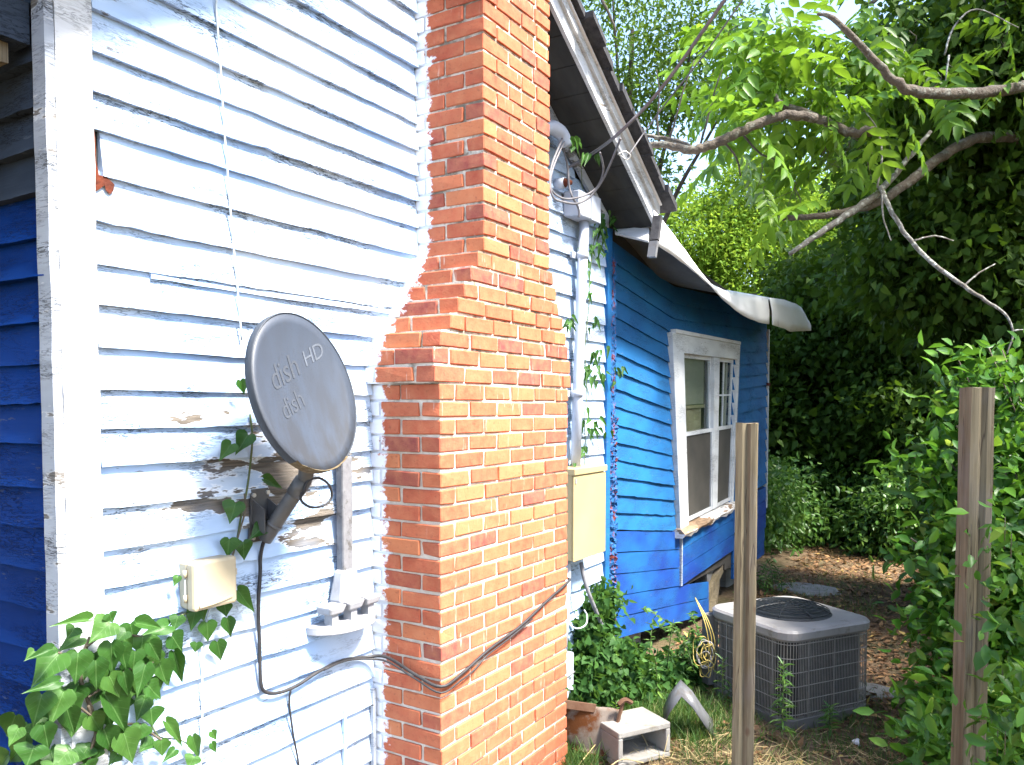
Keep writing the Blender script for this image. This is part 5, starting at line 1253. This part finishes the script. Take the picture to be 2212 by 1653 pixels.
shrub('leafy_shrub', (2.62, 2.95), 'low spray of bright green leaves hanging over the foot of the post', [B(2225,1180,2.75,.08,.09), B(2235,1260,2.8,.09,.09), B(2230,1370,2.75,.09,.08), B(2215,1470,2.75,.09,.07), B(2200,1540,2.7,.08,.05), B(2240,1600,2.7,.10,.08), B(2060,1610,3.2,.12,.06)], 80, .062, M['lf_shrub'], wr=.5, per=7)
def und(name, label, bl, nt, L, mat, **k): 
    o = cloud(name, bl, nt, 8, L, mat, None, kind='stuff', **k); tag(o, label, 'undergrowth'); return o
bl = []
for i in range(34):
    x = -1.2+4.2*(i/33); y = 10.2+1.2*noise1(x*2, 4)+RNG.uniform(-.2, 1.6); bl.append(((x, max(y, 10.9) if .3 < x < 1.7 else y, RNG.uniform(.1, .75)), (.45, .5, .45), 1))
und('undergrowth', 'tangled green undergrowth at the back of the leaf-strewn path', bl, 5200, .085, M['lf_weed'], tpl='leaf', wr=.5, spread=.13, shell=.4)
bl = []
for i in range(30):
    x = -3+7*(i/29); bl.append(((x, 12.5+RNG.uniform(-1, 2), RNG.uniform(.8, 2.3)), (.8, .7, .7), 1))
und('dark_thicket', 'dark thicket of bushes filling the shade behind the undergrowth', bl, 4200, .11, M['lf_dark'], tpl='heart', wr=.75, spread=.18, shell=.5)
bl = [((2.0+RNG.uniform(-.1, .9), 5.6+.4*i, .12), (.35, .4, .22), 1) for i in range(12)]
und('ground_ivy', 'low green ground cover spreading along the right side of the path', bl, 1000, .075, M['lf_weed'], tpl='leaf', wr=.55, spread=.12, shell=.3)
# ivy mass between pipe and blue addition
bl = []
for (x, y, d, r) in ((1275,1330,4.9,.13),(1300,1300,5.0,.10),(1290,1390,4.85,.15),(1265,1430,4.75,.15),(1320,1430,4.9,.15),(1290,1480,4.75,.16),(1350,1470,4.9,.16),(1245,1500,4.6,.12),(1375,1460,5.1,.14),(1420,1475,5.1,.14),(1480,1450,5.3,.12),(1510,1400,5.5,.08)):
    bl.append((tuple(atd(x, y, d)), (r, r, r*.9), r*r))
o = cloud('ivy_patch', bl, 900, 7, .046, M['lf_ivy_s'], None, 'heart', .85, .05, .6, 'stuff', .5, .5); tag(o, 'dark green ivy mass climbing between the tan box and the blue addition', 'ivy')
# single weeds
def weed(x, y, z0, h, label, seed, n=26, L=.07, dep=None, lean=(0, 0), mat='lf_weed'):
    rr = random.Random(seed); b = Vector(atz(x, y, z0)) if dep is None else Vector(atd(x, y, dep)); b.z = min(b.z, gz(b.x, b.y)+.02) if dep is None else b.z
    t = thing('weed_plant', b, label, 'weed', 'weeds growing by the house and air conditioner')
    tip = b+Vector((lean[0], lean[1], h)); mid = (b+tip)/2+Vector((lean[0]*-.2, lean[1]*-.2, h*.06))
    P = smooth_path([b, mid, tip], 8); MB().tube(P, [.004-.002*i/len(P) for i in range(len(P))], 5).build('stem', M['stem'], t, smooth=True)
    pos = []; ax = []; nr = []; ln = []
    for i in range(n):
        q = P[int((.15+.85*i/n)*(len(P)-1))]; a = i*2.4+rr.uniform(-.3, .3); pos.append(q); ax.append((math.cos(a), math.sin(a), rr.uniform(-.7, .5)+.8*(i/n)**3)); nr.append((0, 0, 1)); ln.append(L*rr.uniform(.7, 1.2)*(1-.35*i/n))
    ln = np.array(ln); leafmesh('leaf_set', np.array(pos, float), np.array(ax), np.array(nr)+NP.normal(size=(n, 3))*.3, ln, ln*.22, NP.random(n), 'leaf', M[mat], t, 'stuff')
weed(1690, 1590, 0, .46, 'tall narrow weed growing against the air conditioner grille', 1, 80, .085)
weed(1792, 1568, 0, .17, 'short bushy weed at the right corner of the air conditioner', 2, 48, .08)
weed(1560, 1515, 0, .30, 'weed with broad leaves at the left foot of the air conditioner', 3, 18, .08)
for k_, (x, y, h, ln) in enumerate(((1400,1500,.42,(.02,.0)),(1440,1490,.48,(.05,-.02)),(1375,1520,.36,(-.03,0)),(1470,1480,.40,(.06,0)),(1420,1520,.30,(.0,-.04)),(1350,1530,.34,(-.02,-.03)),(1500,1470,.36,(.03,-.03)))):
    weed(x, y, 0, h, ['leafy weed under the lowest blue plank beside the concrete pier','tall weed leaning up under the blue skirt planks','weed sprouting next to the slanting grey conduit','weed standing between blue planks and yellow wires','short weed behind the metal flashing','weed rising from the grass behind the rusty sheet','weed nearest the yellow wires below the broken planks'][k_], 10+k_, 30, .085, lean=ln)
weed(1330, 1600, 0, .22, 'bright green weed sprouting through the rusty sheet', 30, 22, .06, mat='lf_bright')
weed(1600, 1330, 0, .30, 'weed sprawling over the path edge by the far house corner', 31, 40, .09); 
for k_, (x, y) in enumerate(((1660,1290),(1690,1280),(1640,1270),(1670,1265))): weed(x, y, 0, .28, ['low green weed at the leaf path edge nearest the window wall','bushy weed beside the leaf path behind the air conditioner lid','weed between the far white corner and the leaf path','outermost weed in the clump behind the air conditioner'][k_], 40+k_, 34, .09, lean=(RNG.uniform(-.1,.1), RNG.uniform(-.1,.1)))
# arching weed over the blue skirt
sp = thing('arching_weed', tuple(atd(1500, 1440, 5.0)), 'arching feathery weed leaning across the blue skirt planks', 'weed')
for pts in ([(1500,1450),(1480,1390),(1450,1350),(1410,1325),(1385,1315)], [(1495,1440),(1460,1370),(1430,1355),(1395,1345)], [(1520,1430),(1510,1380),(1500,1340),(1490,1320)]):
    P = smooth_path([D_(x, y, 5.0+.1*(x % 3)) for x, y in pts], 8); MB().tube(P, .0022, 5).build('stem', M['stem'], sp, smooth=True)
    n = 46; pos = np.array([P[int(i/n*(len(P)-1))] for i in range(n)]); a = unit(n); a[:, 2] = a[:, 2]*.5+.2; ln = .04*(.6+.8*NP.random(n)); leafmesh('leaf_set', pos, a, unit(n)+[0, 0, .8], ln, ln*.45, NP.random(n), 'leaf', M['lf_weed'], sp, 'stuff')

# ------------------------------------------------------------------ grass, litter, straw
def scat(n, f):
    P = []
    while len(P) < n:
        x = RNG.uniform(.05, 3.4); y = RNG.uniform(3.2, 11)
        if f(x, y): P.append((x, y))
    return P
def inpath(x, y): return True
n = 15000; P = np.array(scat(n, lambda x, y: RNG.random() < (.35 if y < 5 else 1.0)*(1 if x < 2.4 else .5)))
pos = np.column_stack([P, [gz(x, y)+RNG.uniform(.003, .02) for x, y in P]]); ax = unit(n); ax[:, 2] *= .25; nr = unit(n)*.35; nr[:, 2] += 1; ln = .055*(.5+NP.random(n))
o = leafmesh('leaf_litter', pos, ax, nr, ln, ln*.5, NP.random(n)**1.3, 'rhomb', M['litter'], None, 'stuff'); tag(o, 'brown dead leaves scattered over the soil', 'leaf litter')
def tuftgrass(name, label, centers, per, L, w, mat, spread=.10, lay=.9):
    C = np.array([(x, y, gz(x, y)) for x, y in centers]); pos = np.repeat(C, per, 0)+NP.normal(size=(len(C)*per, 3))*[spread, spread, 0]
    m = len(pos); ax = unit(m)*lay; ax[:, 2] = np.abs(ax[:, 2])+.7; ln = L*(.5+.8*NP.random(m)); o = leafmesh(name, pos, ax, unit(m), ln, np.full(m, w), np.clip(NP.random(m), 0, 1), 'blade', M[mat], None, 'stuff'); tag(o, label, 'grass')
g1 = [q for q in ((RNG.gauss(1415, 70), RNG.gauss(1555, 32)) for _ in range(190)) if not (1300 < q[0] < 1465 and q[1] > 1585) and not (q[0] < 1345 and q[1] > 1530)]; g1 = [tuple(atz(a, b, 0)[:2]) for a, b in g1]
tuftgrass('grass_clump', 'green grass growing around the concrete block and flashing', g1, 26, .13, .0045, 'grass', .06)
g2 = [tuple(atz(RNG.uniform(1450, 1990), RNG.uniform(1480, 1680), 0)[:2]) for _ in range(150)]+[tuple(atz(RNG.uniform(1650, 1900), RNG.uniform(1230, 1330), 0)[:2]) for _ in range(60)]
tuftgrass('thin_grass', 'thin patchy grass on the bare soil around the air conditioner', g2, 14, .08, .004, 'grass', .07)
g3 = [tuple(atz(RNG.gauss(1240, 25), RNG.uniform(1600, 1680), 0)[:2]) for _ in range(40)]
tuftgrass('chimney_grass', 'tuft of bright grass at the chimney foot', g3, 22, .12, .005, 'grass', .05)
g4 = [tuple(atz(RNG.uniform(1380, 2000), RNG.uniform(1590, 1690), 0)[:2]) for _ in range(90)]
pos = []; 
def straw(name, label, centers, per, L):
    C = np.array([(x, y, gz(x, y)+.012) for x, y in centers]); pos = np.repeat(C, per, 0)+NP.normal(size=(len(C)*per, 3))*[.1, .1, .006]; m = len(pos); ax = unit(m); ax[:, 2] = np.abs(ax[:, 2])*.25; ln = L*(.4+.9*NP.random(m))
    o = leafmesh(name, pos, ax, unit(m), ln, np.full(m, .0035), NP.random(m), 'blade', M['drygrass'], None, 'stuff'); tag(o, label, 'straw')
straw('dry_straw', 'pale dry straw lying on the soil in front of the block and posts', g4, 12, .14)
cable('dry_stalk', [atz(1240,1665,.02), atz(1285,1610,.08), atz(1320,1570,.12)], .003, M['drygrass'], 'dry stalk leaning across the rusty sheet', 'stalk')
cable('dry_stalk', [atz(1310,1662,.03), atz(1345,1640,.06), atz(1390,1648,.04)], .0035, M['drygrass'], 'bent dry stalk lying before the concrete block', 'stalk')
cable('dry_stalk', [atz(1425,1585,.02), atz(1440,1550,.10), atz(1456,1515,.17)], .003, M['drygrass'], 'dry seed stalk standing beside the metal flashing', 'stalk')
